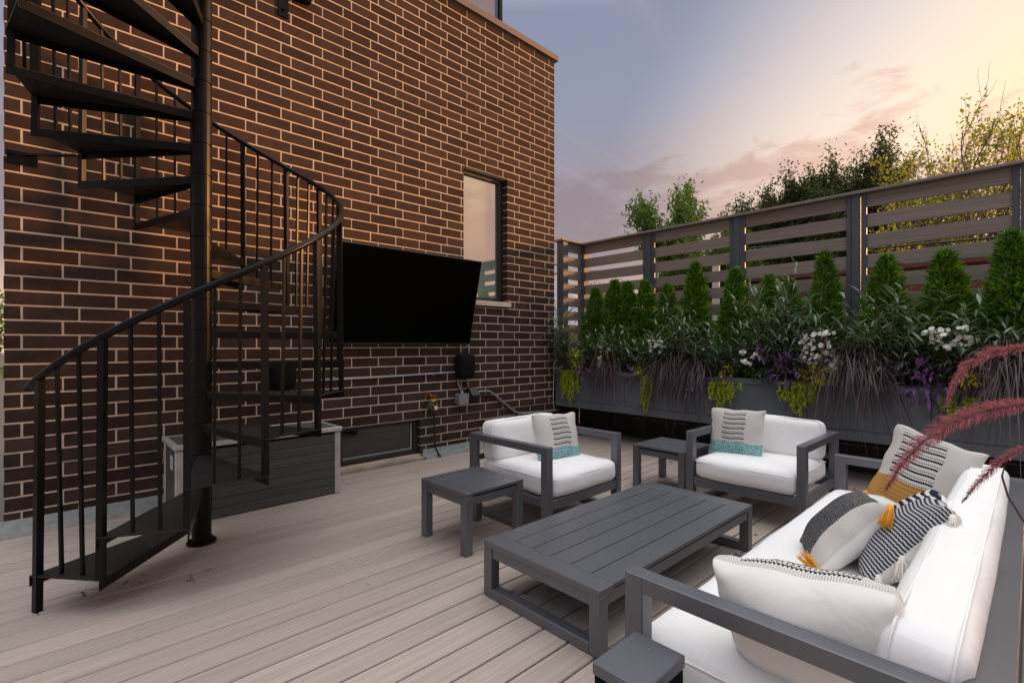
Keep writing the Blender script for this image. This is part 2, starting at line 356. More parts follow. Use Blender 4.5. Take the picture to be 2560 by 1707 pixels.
# deck boards along X
pitch = .1485; y = 2.4595
while y - pitch > -3.1: y -= pitch
rows = []
while y + pitch < 4.86: rows.append(y); y += pitch
me_cache = {}
def board_mesh(L):
    k = round(L, 3)
    if k not in me_cache:
        b = B().cbox(0, L, .0050, pitch - .0050, -.026, 0, .0045); me = bpy.data.meshes.new('deck_board'); me.from_pydata(b.v, [], b.f); me.materials.append(M['deck']); me_cache[k] = me
    return me_cache[k]
rnd = random.Random(4)
for i, yy in enumerate(rows):
    x_end = 5.43 if yy < 4.6 else 6.13
    cuts = [-2.98, rnd.choice([-.15, .6, -1.2, 3.4, 4.1, 2.2]) if i % 3 == 0 else -1.6, x_end]
    if abs(yy - 3.35) < .08: cuts[1] = -.03
    for a, b_ in zip(cuts[:-1], cuts[1:]):
        ob = bpy.data.objects.new('deck_board', board_mesh(b_ - a - .003)); COL.objects.link(ob); ob.parent = deck; ob.location = (a, yy, 0)
for x0 in (5.436, 5.582):                      # picture frame boards along the planter side
    b = B(); b.cbox(0, .142, 0, 7.6, -.026, 0, .0035); me = bpy.data.meshes.new('border_board'); me.from_pydata(b.v, [], b.f); me.materials.append(M['deck'])
    ob = bpy.data.objects.new('border_board', me); COL.objects.link(ob); ob.parent = deck; ob.location = (x0, -3.05, 0)
for k in range(3):
    x0 = 5.728 + k * .1455
    b = B(); b.cbox(0, .141, 0, 7.6, -.026, 0, .0035); me = bpy.data.meshes.new('border_board'); me.from_pydata(b.v, [], b.f); me.materials.append(M['deck'])
    ob = bpy.data.objects.new('border_board', me); COL.objects.link(ob); ob.parent = deck; ob.location = (x0, -3.05, 0)

# ------------------------------------------------------------------ brick building
bld = thing('brick_building', 'dark brown brick building wall with pale mortar, beside the deck behind the stair and television', 'building', (2.6, YW, 0))
BO = ORG[bld.name]
CX0, CX1 = -.217, 5.452; ZT = 5.497; C0, CP = .465, .1027
W1 = (3.765, 4.503, C0 + 13 * CP, C0 + 30 * CP)    # tall window opening
W2 = (1.72, 3.135, .055, C0)                       # low window opening
b = B(); e = .004; ym, yb = YW + .0025, 9.5        # mortar body with two openings
b.box(CX0 + .004, W2[0] - e, ym, YW + .12, -.03, C0); b.box(W2[1] + e, CX1 - .004, ym, YW + .12, -.03, C0)
b.box(W2[0] - e, W2[1] + e, ym, YW + .12, -.03, W2[2])
b.box(CX0 + .004, CX1 - .004, ym, YW + .12, C0 + .0005, W1[2]); b.box(CX0 + .004, W1[0] - e, ym, YW + .12, W1[2] + .0005, W1[3]); b.box(W1[1] + e, CX1 - .004, ym, YW + .12, W1[2] + .0005, W1[3])
b.box(CX0 + .004, CX1 - .004, ym, YW + .12, W1[3] + .0005, ZT)
b.box(CX0 + .004, CX1 - .004, YW + .24, yb, -3.5, ZT)
b.box(CX0 + .0045, CX1 - .0045, YW + .12, YW + .24, -3.5, -.03 - .001); b.box(CX0 + .0045, W2[0] - .1, YW + .1205, YW + .24, -.03, ZT); b.box(W1[1] + .1, CX1 - .0045, YW + .1205, YW + .24, -.03, ZT)
b.build('mortar_wall', M['mortar'], bld)
BL, JT = .3037, .0125
bricks = []
def subtract(x0, x1, ops):
    seg = [(x0, x1)]
    for a, c in ops:
        n = []
        for p, q in seg:
            if c <= p or a >= q: n.append((p, q)); continue
            if p < a: n.append((p, a))
            if q > c: n.append((c, q))
        seg = n
    return seg
rowi = -5
while True:
    z0 = C0 + rowi * CP + JT * .5; z1 = C0 + (rowi + 1) * CP - JT * .5
    if rowi == -5: z0 = -.02; z1 = C0 - 4 * CP - JT * .5
    if z0 > ZT - .02: break
    z1 = min(z1, ZT - .004)
    off = -.128 if rowi % 2 == 0 else -.128 + .213
    xs = []; x = off - BL * 2
    while x < CX1 + BL: xs.append(x); x += BL
    ops = []
    if rowi < 0: ops.append((W2[0], W2[1]))
    if 13 <= rowi < 30: ops.append((W1[0], W1[1]))
    for x in xs:
        a, c = max(x + JT * .5, CX0), min(x + BL - JT * .5, CX1)
        if c - a < .02: continue
        for p, q in subtract(a, c, ops):
            if q - p > .02: bricks.append((p, q, z0, z1, rowi))
    rowi += 1
rb = random.Random(11)
def area(t):
    p, q, z0, z1, r_ = t; P = [pix((p, YW, z0)), pix((q, YW, z0)), pix((q, YW, z1)), pix((p, YW, z1))]
    if all(a[0] < 0 or a[0] > 1024 or a[1] < 0 or a[1] > 682 for a in P): return 0
    return abs((P[1][0] - P[0][0])) * abs(P[0][1] - P[3][1])
bricks.sort(key=area, reverse=True)
bcache = {}
stuff = B()
for k, (p, q, z0, z1, r_) in enumerate(bricks):
    jy = rb.uniform(-.0012, .0008); recess = 0
    if k < 298:
        key = (round(q - p, 3), round(z1 - z0, 3))
        if key not in bcache:
            bb = B().cbox(0, q - p, 0, .095, 0, z1 - z0, .0018); me = bpy.data.meshes.new('brick'); me.from_pydata(bb.v, [], bb.f); me.materials.append(M['brick']); bcache[key] = me
        ob = bpy.data.objects.new('brick', bcache[key]); COL.objects.link(ob); ob.parent = bld
        ob.location = (p - BO.x + rb.uniform(-.001, .001), jy + recess * .3, z0 + rb.uniform(-.001, .001)); ob.rotation_euler = (rb.uniform(-.006, .006), 0, rb.uniform(-.003, .003))
    else: stuff.cbox(p, q, YW + jy + recess * .3, YW + .095, z0, z1, .0015)
so = stuff.build('brickwork', M['brick'], bld); so['kind'] = 'stuff'
# flashing line, coping
B().box(CX0 - .006, CX1 + .004, YW - .009, YW + .02, C0 - .003, C0 + .0035).build('drip_edge', M['conduit'], bld)
B().cbox(CX0 - .05, CX1 + .045, YW - .045, YW + .35, ZT, ZT + .085, .004).build('coping', M['coping'], bld)
B().box(CX0 - .0, CX1 - .0, YW + .35, 9.5, ZT, ZT + .05).build('roof', M['ground'], bld)
# tall window
wf = B(); y0, y1 = YW + .085, YW + .15; x0, x1, z0, z1 = W1[0] + .004, W1[1] - .035, C0 + 13 * CP + .085, W1[3] - .004
wf.cbox(x0, x0 + .06, y0, y1, z0, z1); wf.cbox(x1 - .055, x1, y0, y1, z0, z1); wf.cbox(x0 + .06, x1 - .055, y0, y1, z1 - .06, z1); wf.cbox(x0 + .06, x1 - .055, y0, y1, z0, z0 + .05)
wf.box(x1, W1[1] + .002, y0 + .01, y1, z0, z1)
w = wf.build('window', M['bronze'], bld); w['label'] = 'tall narrow window reflecting the pink sky'
B().box(x0 + .055, x1 - .05, YW + .118, YW + .124, z0 + .045, z1 - .055).build('pane', M['glass_tall'], w)
B().cbox(W1[0] - .03, W1[1] + .045, YW - .035, YW + .14, C0 + 13 * CP + .020, C0 + 13 * CP + .082, .004).build('sill', M['concrete'], w)
B().box(W1[0] + .0, W1[1] - .0, YW + .004, YW + .1, C0 + 13 * CP - .002, C0 + 13 * CP + .0195).build('filler', M['brick'], bld)
# low window
wf = B(); y0, y1 = YW + .055, YW + .12; x0, x1, z0, z1 = W2[0] + .004, W2[1] - .004, .062, W2[3] - .004
wf.cbox(x0, x0 + .05, y0, y1, z0, z1); wf.cbox(x1 - .05, x1, y0, y1, z0, z1); wf.cbox(x0 + .05, x1 - .05, y0, y1, z1 - .045, z1); wf.cbox(x0 + .05, x1 - .05, y0, y1, z0, z0 + .05)
wf.cbox(x0 + .46, x0 + .50, y0 + .003, y1, z0 + .05, z1 - .045)
w = wf.build('window', M['bronze'], bld); w['label'] = 'low wide basement window with dark glass'
B().box(x0 + .045, x1 - .045, YW + .098, YW + .104, z0 + .045, z1 - .04).build('pane', M['glass_low'], w)
st = B(); st.box(x1 - .075, x1 - .055, YW + .088, YW + .097, z0 + .052, z1 - .05); st.box(x0 + .52, x1 - .075, YW + .088, YW + .097, z0 + .052, z0 + .066)
st.build('glazing_trim', mat('pale_glazing_trim', (.34, .42, .38), .5), w)
B().cbox(W2[0] - .05, W2[1] + .02, YW - .055, YW + .15, 0.0, .034, .006).build('threshold', M['thresh'], w)
# metal flashing along the foot of the wall
for a, c, n_ in ((-.25, 1.60, 0), (3.165, 5.46, 1)):
    f = B(); f.box(a, c, YW - .012, YW - .003, .001, .105); f.box(a, c, YW - .078, YW - .012, .001, .030); f.box(a, c, YW - .085, YW - .078, .001, .048)
    t = f.build('metal_flashing', M['zinc']); tag(t, ['galvanised flashing along the wall foot left of the storage box', 'galvanised flashing along the wall foot right of the low window'][n_], 'flashing', 'galvanised flashings at the foot of the brick wall')
# brackets of the stair and of the landing above
p = thing('wall_bracket', 'black steel plate bolted to the brick wall at the left, tied to the spiral stair', 'bracket', (-.12, YW, 2.62))
B().cbox(-.20, -.045, YW - .012, YW - .002, 2.575, 2.665, .002).build('plate', M['steel'], p)
for x_ in (-.18, -.07):
    B().tube([(x_, YW - .012, 2.60 if x_ > -.1 else 2.645), (x_, YW - .022, 2.60 if x_ > -.1 else 2.645)], .009, 6).build('bolt', M['steel'], p)
B().sqbar((-.10, YW - .02, 2.645), (.15, 4.50, 2.615), .04, .010).build('tie_bar', M['steel'], p)
p = thing('wall_bracket', 'black steel hanger plate with a bolt high on the brick wall at the top edge', 'bracket', (1.62, YW, 4.6))
B().cbox(1.575, 1.665, YW - .014, YW - .002, 4.40, 4.95, .002).build('plate', M['steel'], p)
B().tube([(1.62, YW - .014, 4.47), (1.62, YW - .03, 4.47)], .013, 8).build('bolt', M['steel'], p)
B().cbox(1.666, 1.86, YW - .075, YW - .003, 4.62, 4.70, .003).build('arm', M['steel'], p)
p = thing('wall_bracket', 'small black steel bracket left of the hanger plate, cut off by the top edge', 'bracket', (1.30, YW, 4.7))
B().cbox(1.23, 1.35, YW - .06, YW - .003, 4.60, 4.72, .003).build('plate', M['steel'], p)
# roof screen
p = thing('rooftop_screen', 'blue grey mesh screen with a dark corner post above the wall coping', 'screen', (4.6, 5.5, ZT + .05))
B().box(2.2, 4.905, 5.50, 5.53, ZT + .05, ZT + 2.4).build('panel', M['mesh_screen'], p)
B().cbox(4.91, 4.975, 5.47, 5.54, ZT + .05, ZT + 2.5, .004).build('post', M['steel'], p)
# ------------------------------------------------------------------ spiral stair
PX, PY, RR, PH0, ST, WD, Z1, RS = .752, 3.817, .917, -152.82, 23.52, 24.76, .1822, .2056
sta = thing('spiral_staircase', 'black steel spiral staircase with diamond plate treads climbing past the brick wall', 'staircase', (PX, PY, 0))
NT_ = 21
def pol(r, a, z): return (PX + r * math.cos(R(a)), PY + r * math.sin(R(a)), z)
B().tube([(PX, PY, .012), (PX, PY, Z1 + NT_ * RS + 1.0)], .054, 32).build('pole', M['steel'], sta, smooth=False)
B().tube([(PX, PY, .001), (PX, PY, .014)], .088, 24).build('base_plate', M['steel'], sta)
for n_ in range(3): B().tube([pol(.075, 30 + n_ * 120, .014), pol(.075, 30 + n_ * 120, .028)], .009, 6).build('bolt', M['steel'], sta)
def ring(z0, z1, r):
    b = B(); pts = [(PX, PY, z0), (PX, PY, z0 + .0015), (PX, PY, z1 - .0015), (PX, PY, z1)]; b.tube(pts, [r - .003, r, r, r - .003], 36); return b
ring(.016, Z1 - .003, .0575).build('hub_sleeve', M['steel'], sta, smooth=False)
for n_ in range(NT_):
    z = Z1 + n_ * RS; a0 = PH0 + ST * n_; a1 = a0 + WD
    ring(z + .002, z + RS - .003, .060).build('hub_sleeve', M['steel'], sta)
    i0, i1 = a0 - 18, a1 + 18
    P = [pol(.058, i0, 0), pol(RR, a0, 0), pol(RR, a1, 0), pol(.058, i1, 0)]
    pl = [(q[0], q[1]) for q in P]
    t = B().prism([pl[0], pl[1], pl[2], pl[3]], z - .006, z).build('tread', M['plate'], sta)
    for (s0, s1, sg) in ((P[0], P[1], 1), (P[3], P[2], -1)):
        u = Vector((s1[0] - s0[0], s1[1] - s0[1], 0)).normalized(); nn = Vector((-u.y, u.x, 0)) * sg * .006
        q = [(s0[0], s0[1]), (s1[0], s1[1]), (s1[0] + nn.x, s1[1] + nn.y), (s0[0] + nn.x, s0[1] + nn.y)]
        if sg < 0: q.reverse()
        B().prism(q, z - .052, z - .0065).build('lip', M['steel'], t)
RP = .885
def rail_z(a): return 1.180 + (a + 148.5) * RS / ST * 1.012
for n_ in range(NT_ + 1):
    a = PH0 + ST * n_ + (1.6 if n_ == 0 else .6); zb = 0.0 if n_ == 0 else Z1 + (n_ - 1) * RS - .004
    B().sqbar(pol(RP + .012, a, zb), pol(RP, a, rail_z(a) - .012), .031, .031, R(a)).build('post', M['steel'], sta)
    for k in (1, 2):
        if n_ == NT_: break
        fr = k / 3; aa = PH0 + ST * n_ + ST * fr + .6
        rch = (RP - .008) * math.cos(R(WD / 2)) / math.cos(R(abs(fr - .5) * WD))
        B().sqbar(pol(rch, aa, Z1 + n_ * RS), pol(RP - .005, aa, rail_z(aa) - .01), .0145, .0145, R(aa)).build('baluster', M['steel'], sta)
pts = []; a = PH0 - 5.5
while a < PH0 + ST * NT_: pts.append(pol(RP, a, rail_z(a) + .004)); a += 4.0
B().tube(pts, .0195, 12).build('handrail', M['steel'], sta, smooth=True)

# ------------------------------------------------------------------ storage box
bx0, bx1, by0, by1, bh = .675, 1.905, 4.245, 4.745, .590
sb = thing('storage_box', 'dark grey planked deck box with silver trim against the brick wall', 'storage box', (1.29, 4.5, 0))
for (x_, y_) in ((bx0, by0), (bx1 - .05, by0), (bx0, by1 - .05), (bx1 - .05, by1 - .05)):
    c = B(); c.cbox(x_, x_ + .05, y_, y_ + .05, .002, bh - .045, .004)
    if y_ == by0: c.box(x_ + .023, x_ + .027, y_ - .0015, y_ + .01, .01, bh - .06)
    c.build('corner_trim', M['box_trim'], sb)
npl = 7; ph = (bh - .06) / npl
for k in range(npl):
    z0, z1 = .006 + k * ph, .006 + (k + 1) * ph - .003
    B().cbox(bx0 + .05, bx1 - .05, by0 + .006, by0 + .022, z0, z1, .002).build('plank', M['box_plank'], sb)
    B().cbox(bx0 + .05, bx1 - .05, by1 - .022, by1 - .006, z0, z1, .002).build('plank', M['box_plank'], sb)
    for x_ in (bx0 + .006, bx1 - .022): B().cbox(x_, x_ + .016, by0 + .05, by1 - .05, z0, z1, .002).build('plank', M['box_plank'], sb)
B().box(bx0 + .03, bx1 - .03, by0 + .03, by1 - .03, .01, bh - .05).build('liner', M['gap2'], sb)
lid = B(); zl0, zl1 = bh - .036, bh
lid.cbox(bx0 - .012, bx1 + .012, by0 - .012, by0 + .028, zl0, zl1, .004); lid.cbox(bx0 - .012, bx1 + .012, by1 - .02, by1 + .005, zl0, zl1, .004)
lid.cbox(bx0 - .0121, bx0 + .026, by0 + .0285, by1 - .0205, zl0 + .0005, zl1 - .0005, .004); lid.cbox(bx1 - .026, bx1 + .0121, by0 + .0285, by1 - .0205, zl0 + .0005, zl1 - .0005, .004)
l = lid.build('lid', M['box_trim'], sb)
nl = 9; lw = (bx1 - bx0 - .056) / nl
for k in range(nl): B().cbox(bx0 + .028 + k * lw, bx0 + .028 + (k + 1) * lw - .003, by0 + .029, by1 - .021, zl1 - .02, zl1 - .003, .002).build('plank', M['box_lid'], l)
B().box(bx0 + .0035, bx0 + .0055, by0 + .145, by0 + .245, .385, .485).build('sticker', M['sticker'], sb)
B().box(bx0 + .002, bx0 + .0034, by0 + .17, by0 + .22, .41, .465).build('sticker_print', mat('sticker_print', (.30, .40, .52), .5), sb)

# ------------------------------------------------------------------ television
def tv():
    cxy = Vector((2.870, 4.610, 1.814)); tilt = .236; Wd, H = 1.764, 1.764 * .572
    t = tag(bpy.data.objects.new('television', None), 'large flat black television tilted down on the brick wall', 'television'); COL.objects.link(t)
    t.location = cxy; t.rotation_euler = (tilt, 0, 0); ORG[t.name] = Vector((0, 0, 0))
    B().cbox(-Wd / 2, Wd / 2, -.006, .036, -H / 2, H / 2, .004).build('body', M['bezel'], t, local=True)
    B().box(-Wd / 2 + .012, Wd / 2 - .012, -.008, -.0065, -H / 2 + .022, H / 2 - .012).build('screen', M['screen'], t, local=True)
    B().cbox(-.45, .45, .036, .07, -.35, .12, .01).build('rear_housing', M['bezel'], t, local=True)
    m_ = B(); m_.cbox(2.62, 3.12, YW - .03, YW - .002, 1.55, 2.0, .003); m_.sqbar((2.72, YW - .03, 1.78), (2.72, 4.70, 1.80), .05, .05); m_.sqbar((3.02, YW - .03, 1.78), (3.02, 4.70, 1.80), .05, .05)
    o = m_.build('wall_mount', M['steel'], None); tag(o, 'black steel television mount on the brick wall behind the television', 'bracket')
    s_ = B(); s_.tube([(1.0, 0, 0), (1.0, .01, 0)], .01); 
tv()
# black covers, conduits
def soft_cover(label, x0, x1, z0, z1, yd, grp):
    b = B(); nx = 10; secs = [(z0, .62, .6), (z0 + .02, .84, .85), (z0 + .07, .93, 1), (z0 + (z1 - z0) * .6, 1.0, 1), (z1 - .05, 1.0, 1), (z1 - .015, .93, .9), (z1, .8, .7)]
    cx_ = (x0 + x1) / 2; w_ = (x1 - x0) / 2; ring_ = []
    for z, fx, fy in secs:
        for j in range(20):
            a = PI * 2 * j / 20; sx = math.copysign(abs(math.cos(a)) ** .45, math.cos(a)); sy = math.copysign(abs(math.sin(a)) ** .45, math.sin(a))
            ring_.append((cx_ + w_ * fx * sx, YW - .006 - yd / 2 + yd / 2 * fy * sy, z))
    fs = [(i * 20 + j, i * 20 + (j + 1) % 20, (i + 1) * 20 + (j + 1) % 20, (i + 1) * 20 + j) for i in range(len(secs) - 1) for j in range(20)]
    fs += [tuple(reversed(range(20))), tuple(range((len(secs) - 1) * 20, len(secs) * 20))]
    o = b.add(ring_, fs).build('outlet_cover', M['black_cloth'], None, smooth=True); return tag(o, label, 'cover', grp)
soft_cover('black weatherproof cover on the wall under the right end of the television', 3.60, 3.84, .905, 1.20, .16, 'black covers on the brick wall')
soft_cover('black weatherproof cover on the wall seen behind the spiral stair balusters', 1.475, 1.70, .90, 1.17, .16, 'black covers on the brick wall')
yc = YW - .022
o = B().tube([(1.66, yc, .967), (2.6, yc, .970), (3.62, yc, .985), (3.66, yc, 1.0)], .0105, 10).build('conduit', M['conduit'], None, True); tag(o, 'thin grey metal conduit running level along the wall between the two black covers', 'conduit', 'grey conduits on the brick wall')
for x_ in (2.1, 2.75, 3.3): B().cbox(x_ - .008, x_ + .008, yc - .014, YW - .002, .958, .995, .002).build('strap', M['conduit'], o)
for q, (xt, xb, lb) in enumerate(((3.70, 3.71, 'left of two grey conduits dropping from the television to the black cover'), (3.83, 3.82, 'right of two grey conduits dropping from the television to the black cover'))):
    o = B().tube([(xt, yc, 1.60), (xt, yc, 1.25), (xb, yc, 1.16)], .011, 10).build('conduit', M['conduit'], None, True); tag(o, lb, 'conduit', 'grey conduits on the brick wall')
o = B().tube([(3.66, yc, .93), (3.665, yc, .84), (3.70, yc, .775), (3.70, yc, .735)], .013, 10).build('conduit', M['conduit'], None, True); tag(o, 'short grey conduit from the black cover down to the grey junction box', 'conduit', 'grey conduits on the brick wall')
o = B().tube([(3.80, yc, .93), (3.81, yc, .84), (3.83, yc, .77)], .012, 10).build('conduit', M['conduit'], None, True); tag(o, 'short grey conduit from the black cover down to the dark outlet box', 'conduit', 'grey conduits on the brick wall')
jb = thing('junction_box', 'small grey metal junction box under the black cover on the brick wall', 'junction box', (3.69, YW, .66))
B().cbox(3.625, 3.765, YW - .095, YW - .003, .598, .722, .005).build('body', M['ebox'], jb); B().cbox(3.622, 3.768, YW - .101, YW - .0955, .595, .725, .002).build('cover_plate', M['ebox'], jb)
B().tube([(3.70, YW - .06, .722), (3.70, YW - .04, .745)], .018, 10).build('connector', M['conduit'], jb)
ob_ = thing('outlet_box', 'dark brown outlet box with an open flap beside the grey junction box', 'outlet box', (3.87, YW, .71))
B().cbox(3.80, 3.935, YW - .065, YW - .003, .655, .775, .006).build('body', M['bronze'], ob_); fl = B(); fl.add([(3.80, YW - .067, .770), (3.925, YW - .067, .770), (3.925, YW - .125, .69), (3.80, YW - .125, .69), (3.80, YW - .067, .776), (3.925, YW - .067, .776), (3.925, YW - .131, .696), (3.80, YW - .131, .696)], [(3, 2, 1, 0), (4, 5, 6, 7), (0, 1, 5, 4), (1, 2, 6, 5), (2, 3, 7, 6), (3, 0, 4, 7)]); fl.build('flap', M['bronze'], ob_)
o = B().tube([(3.95, yc, .715), (4.02, yc, .727), (4.16, yc, .722), (4.21, yc, .700), (4.62, yc, .415), (4.70, yc, .385), (5.0, yc, .370), (5.46, yc, .352), (5.6, yc + .05, .352), (5.75, 5.05, .352)], .0125, 10).build('conduit', M['conduit'], None, True); tag(o, 'long bent grey conduit sloping down the wall towards the planter corner', 'conduit', 'grey conduits on the brick wall')
o = B().tube([(3.77, yc, .66), (3.83, yc, .675), (4.19, yc + .004, .668), (4.22, yc + .004, .650), (4.62, yc + .004, .375), (4.68, yc, .365)], .006, 8).build('cable', M['rubber'], None, True); tag(o, 'thin dark cable hugging the sloping conduit on the brick wall', 'cable')
o = B().tube([(5.40, yc - .01, 1.0), (5.405, yc - .01, .80), (5.39, yc - .01, .60), (5.40, yc - .01, .42), (5.42, yc - .01, .375), (5.39, yc - .01, .362), (5.15, yc - .01, .358), (4.75, yc - .01, .378)], .004, 6).build('cable', M['white_plastic'], None, True); tag(o, 'thin white cable hanging down the corner of the brick wall by the planter', 'cable')
# hose bib, timer and hose
hb = thing('garden_tap', 'rusty brass garden tap on the brick wall above the low window', 'tap', (3.25, YW, .73))
B().tube([(3.23, YW - .003, .735), (3.23, YW - .05, .735), (3.245, YW - .075, .72), (3.255, YW - .085, .69)], .016, 10).build('spout', M['brass'], hb, True)
B().tube([(3.205, YW - .0, .742), (3.205, YW - .012, .742)], .032, 14).build('flange', M['brass'], hb)
hw = B(); hw.tube([(3.262, YW - .10, .725), (3.262, YW - .115, .725)], .026, 12); hw.build('handle', M['brass'], hb)
tm = thing('hose_timer', 'grey and yellow hose timer hanging on the garden tap', 'timer', (3.255, YW, .63))
B().tube([(3.255, YW - .085, .692), (3.255, YW - .085, .668)], .030, 14).build('collar', M['yellow'], tm)
B().tube([(3.245, YW - .045, .61), (3.25, YW - .12, .61)], [.050, .054], 22).build('body', M['grey_plastic'], tm, False)
B().tube([(3.2505, YW - .1205, .61), (3.251, YW - .125, .61)], [.047, .044], 22).build('dial', M['bezel'], tm)
B().tube([(3.262, YW - .1255, .592), (3.262, YW - .138, .592)], .021, 16).build('knob', M['white_plastic'], tm)
bt = B(); bt.tube([(3.262, YW - .1252, .592), (3.262, YW - .128, .592)], .026, 16); bt.box(3.225, 3.233, YW - .129, YW - .1252, .612, .638); bt.box(3.276, 3.284, YW - .129, YW - .1252, .62, .642); bt.build('button', M['yellow'], tm)
o = B().tube([(3.262, YW - .08, .56), (3.27, YW - .078, .50), (3.285, YW - .07, .40), (3.285, YW - .07, .22), (3.29, YW - .075, .12), (3.33, YW - .10, .03), (3.345, YW - .115, .012)], .0105, 10).build('hose', M['rubber'], None, True); tag(o, 'black hose hanging from the timer down to the deck', 'hose')

# ------------------------------------------------------------------ planter, parapet, fence
par = thing('parapet_wall', 'dark recessed parapet wall under the grey planter box', 'wall', (6.25, 1.5, 0))
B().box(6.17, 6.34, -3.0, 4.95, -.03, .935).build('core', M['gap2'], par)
B().box(5.46, 6.169, 4.975, 5.10, -.03, .934).build('return_wall', M['parapet'], par)
yy = 4.95; k = 0
while yy > -2.9:
    B().cbox(6.150, 6.169, yy - .595, yy, -.02, .41, .003).build('panel', M['parapet'], par); yy -= .60
B().cbox(6.12, 6.149, -3.0, 4.95, .0, .075, .004).build('skirting', M['parapet'], par)
o = B().tube([(6.10, 4.95, .285), (6.10, 3.4, .279), (6.10, 1.5, .283), (6.10, -2.0, .281)], .009, 8).build('pipe', mat('brown_pipe', (.09, .07, .055), .5), None, True); tag(o, 'thin brown pipe running along the parapet under the planter', 'pipe')
pb = thing('planter_box', 'long slate grey panelled planter box in front of the fence', 'planter', (5.8, 1.0, .42))
PXF = 5.50; PZ0, PZ1 = .418, .955; PYE = 4.885
B().box(PXF + .03, 6.115, -2.95, PYE - .02, PZ0 + .0, PZ0 + .03).build('floor', M['planter'], pb)
B().box(6.085, 6.115, -2.95, PYE - .02, PZ0 + .031, PZ1).build('back_board', M['planter'], pb)
B().cbox(PXF, 6.115, PYE - .02, PYE, PZ0, PZ1, .003).build('end_board', M['planter'], pb)
B().cbox(PXF, PXF + .028, -2.95, PYE - .021, PZ0, .512, .003).build('bottom_rail', M['planter'], pb)
B().cbox(PXF - .004, PXF + .05, -2.95, PYE - .021, .892, PZ1, .003).build('top_rail', M['planter'], pb)
edges = [PYE - .021, 3.737, 2.655, 1.60, .55, -.50, -1.55, -2.95]
for a, c in zip(edges[:-1], edges[1:]):
    B().box(PXF + .012, PXF + .026, c + .052, a - .052, .515, .889).build('panel', M['planter'], pb)
    B().cbox(PXF, PXF + .028, a - .048, a - .002, .514, .890, .002).build('stile', M['planter'], pb)
    B().cbox(PXF, PXF + .028, c + .002, c + .048, .514, .890, .002).build('stile', M['planter'], pb)
o = B().box(PXF + .03, 6.083, -2.9, PYE - .03, .80, .90).build('soil', M['soil'], pb)

fe = thing('privacy_fence', 'tall horizontal slat privacy fence with dark grey posts behind the planter', 'fence', (6.22, 1.5, .94))
XF = 6.20; ztop = 2.895; sh, sg = .138, .073
posts = [(5.02, 4.89), (3.832, 3.65), (2.603, 2.417), (1.367, 1.19), (.126, -.06), (-1.13, -1.31), (-2.4, -2.58)]
for i, (a, c) in enumerate(posts):
    b = B(); 
    if i == 0: b.cbox(XF - .01, XF + .12, c, a, .935, ztop, .004)
    else:
        m1 = a - (a - c) * .27; m2 = c + (a - c) * .30
        b.cbox(XF - .006, XF + .020, m1 + .003, a, .935, ztop, .003); b.cbox(XF - .022, XF + .0201, m2, m1, .935, ztop, .003); b.cbox(XF - .006, XF + .020, c, m2 - .004, .935, ztop, .003)
    b.build('post', M['post'], fe)
slat_m = {}
for i in range(len(posts) - 1):
    y1_, y0_ = posts[i][1] + .0, posts[i + 1][0]
    y1_ += .02; y0_ -= .02
    for k in range(9):
        zt = ztop - .003 - k * (sh + sg)
        Ls = round(y1_ - y0_, 3)
        if Ls not in slat_m:
            bb = B().cbox(0, .026, 0, Ls, 0, sh, .003); me = bpy.data.meshes.new('slat'); me.from_pydata(bb.v, [], bb.f); me.materials.append(M['slat']); slat_m[Ls] = me
        ob = bpy.data.objects.new('slat', slat_m[Ls]); COL.objects.link(ob); ob.parent = fe; ob.location = Vector((XF + .021, y0_, zt - sh)) - ORG[fe.name]
for k in range(9):                             # short return towards the building
    zt = ztop - .003 - k * (sh + sg)
    bb = B().cbox(5.83, XF, 4.955, 4.978, zt - sh, zt, .003).build('slat', M['slat'], fe)
B().cbox(5.70, 5.80, 4.90, 5.03, .935, ztop, .004).build('post', M['post'], fe); B().cbox(5.803, 5.835, 4.915, 5.03, .935, ztop, .003).build('post', M['post'], fe)
B().cbox(XF - .055, XF + .15, -2.7, 5.10, ztop, ztop + .028, .003).build('cap', M['slat'], fe)
B().cbox(5.64, XF - .057, 4.87, 5.06, ztop, ztop + .028, .003).build('cap', M['slat'], fe)
# planter behind the sofa holding the foreground grass
pn = thing('planter_box', 'low dark grey planter behind the white sofa', 'planter', (2.2, -.62, 0))
n_ = B(); n_.cbox(1.1, 3.6, -.40, -.37, .0, .62, .003); n_.cbox(1.1, 3.6, -.90, -.87, .0, .62, .003); n_.cbox(1.1, 1.13, -.869, -.401, 0, .62, .003); n_.cbox(3.57, 3.6, -.869, -.401, 0, .62, .003); n_.build('side_board', M['planter'], pn)
B().box(1.131, 3.569, -.868, -.402, .4, .56).build('soil', M['soil'], pn)

# ------------------------------------------------------------------ furniture
TW = .058
def loop_frame(b, x0, x1, y0, y1, z1, axis, w, low=True):
    """closed rectangular side frame: two uprights, top arm, floor rail"""
    if axis == 'Y':
        b.cbox(x0, x1, y0, y0 + w, .0015, z1, .003); b.cbox(x0, x1, y1 - w, y1, .0015, z1, .003); b.cbox(x0 + .0004, x1 - .0004, y0 + w - .004, y1 - w + .004, z1 - .052, z1 - .0004, .003)
        if low: b.cbox(x0 + .0004, x1 - .0004, y0 + w - .004, y1 - w + .004, .002, .045, .003)
    else:
        b.cbox(x0, x0 + w, y0, y1, .0015, z1, .003); b.cbox(x1 - w, x1, y0, y1, .0015, z1, .003); b.cbox(x0 + w - .004, x1 - w + .004, y0 + .0004, y1 - .0004, z1 - .052, z1 - .0004, .003)
        if low: b.cbox(x0 + w - .004, x1 - w + .004, y0 + .0004, y1 - .0004, .002, .045, .003)
    return b
